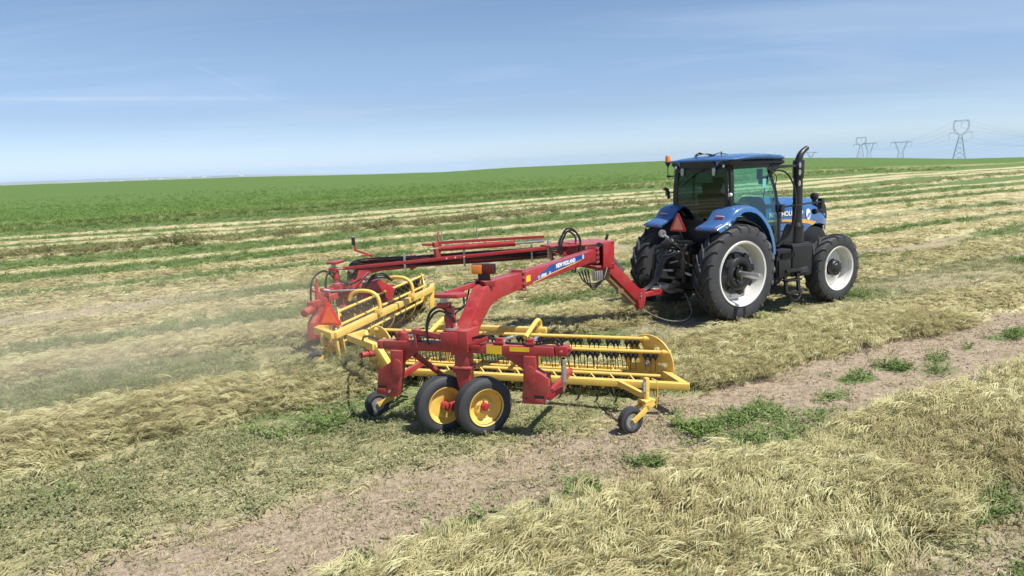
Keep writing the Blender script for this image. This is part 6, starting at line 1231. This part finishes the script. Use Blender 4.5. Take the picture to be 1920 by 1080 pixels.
# centre-pivot irrigation line behind the left crest
ir = far_point(330, 338, 620); pv = thing('irrigation_pivot', 'white irrigation line on wheeled towers far beyond the green crop', 'irrigation line', (ir.x, ir.y, 0), 0)
IRM = mat('white_galvanised', (.85, .85, .85), .5)
ends = [far_point(x, y-1.8, d) for x, y, d in ((200, 342.5, 900), (228, 341, 860), (275, 338.8, 820), (302, 337.6, 780), (355, 335.4, 740), (383, 334.4, 700), (452, 331.0, 640))]
for a, b in zip(ends[:-1], ends[1:]):
    m = MB(); n = 8; L_ = pv.location; o3 = Vector((0, 0, 0)); pts = [a+(b-a)*t+Vector((0, 0, 1.0*4*t*(1-t)*.6)) for t in np.linspace(0, 1, n+1)]
    m.tube([p-L_ for p in pts], .22, 6)
    for i in range(n): m.beam(pts[i]-L_, (pts[i]+pts[i+1])/2-L_-Vector((0, 0, .9)), .09, .09); m.beam((pts[i]+pts[i+1])/2-L_-Vector((0, 0, .9)), pts[i+1]-L_, .09, .09)
    m.build('pipe_span', IRM, pv)
for q in ends:
    q = q-pv.location; m = MB(); m.beam(q, q+Vector((1.6, 0, -4.5)), .25, .25); m.beam(q, q+Vector((-1.6, 0, -4.5)), .25, .25); m.box(q+Vector((0, 0, .1)), (3.2, .8, 1.8)); m.build('wheel_tower', IRM, pv)

# the air between here and the hills
def volume_box(name, lo, hi, col, dens, kind='stuff', nodes=None, aniso=0.0):
    c = [(l+h)/2 for l, h in zip(lo, hi)]; m = MB(); m.box((0, 0, 0), [h-l for l, h in zip(lo, hi)]); mt = bpy.data.materials.new(name); mt.use_nodes = True; nt = mt.node_tree; nt.nodes.clear()
    o_ = N(nt, 'ShaderNodeOutputMaterial'); v = N(nt, 'ShaderNodeVolumePrincipled'); v.inputs['Color'].default_value = (*col, 1); v.inputs['Density'].default_value = dens; v.inputs['Anisotropy'].default_value = aniso; nt.links.new(v.outputs[0], o_.inputs['Volume'])
    if nodes: nodes(nt, v)
    o = m.build(name, mt); o.location = c; tag(o, kind=kind); return o
if HAZE > 0: volume_box('haze', (-9500, -1500, -175), (9500, 9500, 95), (.50, .70, 1.0), HAZE)
if DUST > 0:
    def dn(nt, v):
        t = N(nt, 'ShaderNodeTexCoord'); mp = N(nt, 'ShaderNodeMapping'); nt.links.new(t.outputs['Object'], mp.inputs[0]); mp.inputs['Scale'].default_value = (.35, .8, 1.2)
        n_ = N(nt, 'ShaderNodeTexNoise', i_Scale=1.1, i_Detail=3.0); nt.links.new(mp.outputs[0], n_.inputs['Vector'])
        g = N(nt, 'ShaderNodeTexGradient', gradient_type='SPHERICAL'); m2 = N(nt, 'ShaderNodeMapping'); m2.inputs['Scale'].default_value = (2/12, 2/5.6, 2/2.9); m2.inputs['Location'].default_value = (-.25, 0, .5); nt.links.new(t.outputs['Object'], m2.inputs[0]); nt.links.new(m2.outputs[0], g.inputs[0])
        a = N(nt, 'ShaderNodeMapRange', i_1=.40, i_2=.70, i_3=0.15, i_4=1.0); nt.links.new(n_.outputs[0], a.inputs[0])
        b = N(nt, 'ShaderNodeMath', operation='MULTIPLY'); nt.links.new(a.outputs[0], b.inputs[0]); nt.links.new(g.outputs[0], b.inputs[1]); c = N(nt, 'ShaderNodeMath', operation='MULTIPLY'); c.inputs[1].default_value = DUST; nt.links.new(b.outputs[0], c.inputs[0]); nt.links.new(c.outputs[0], v.inputs['Density'])
    m = MB(); m.box((0, 0, 0), (12, 5.6, 2.6)); mt = bpy.data.materials.new('dust_cloud'); mt.use_nodes = True; nt = mt.node_tree; nt.nodes.clear()
    o_ = N(nt, 'ShaderNodeOutputMaterial'); v = N(nt, 'ShaderNodeVolumePrincipled'); v.inputs['Color'].default_value = (.97, .85, .68, 1); nt.links.new(v.outputs[0], o_.inputs['Volume']); dn(nt, v)
    o = m.build('dust', mt); o.location = W3(-12.4, 1.3, 1.31); o.rotation_euler = (0, 0, YAW); tag(o, kind='stuff')
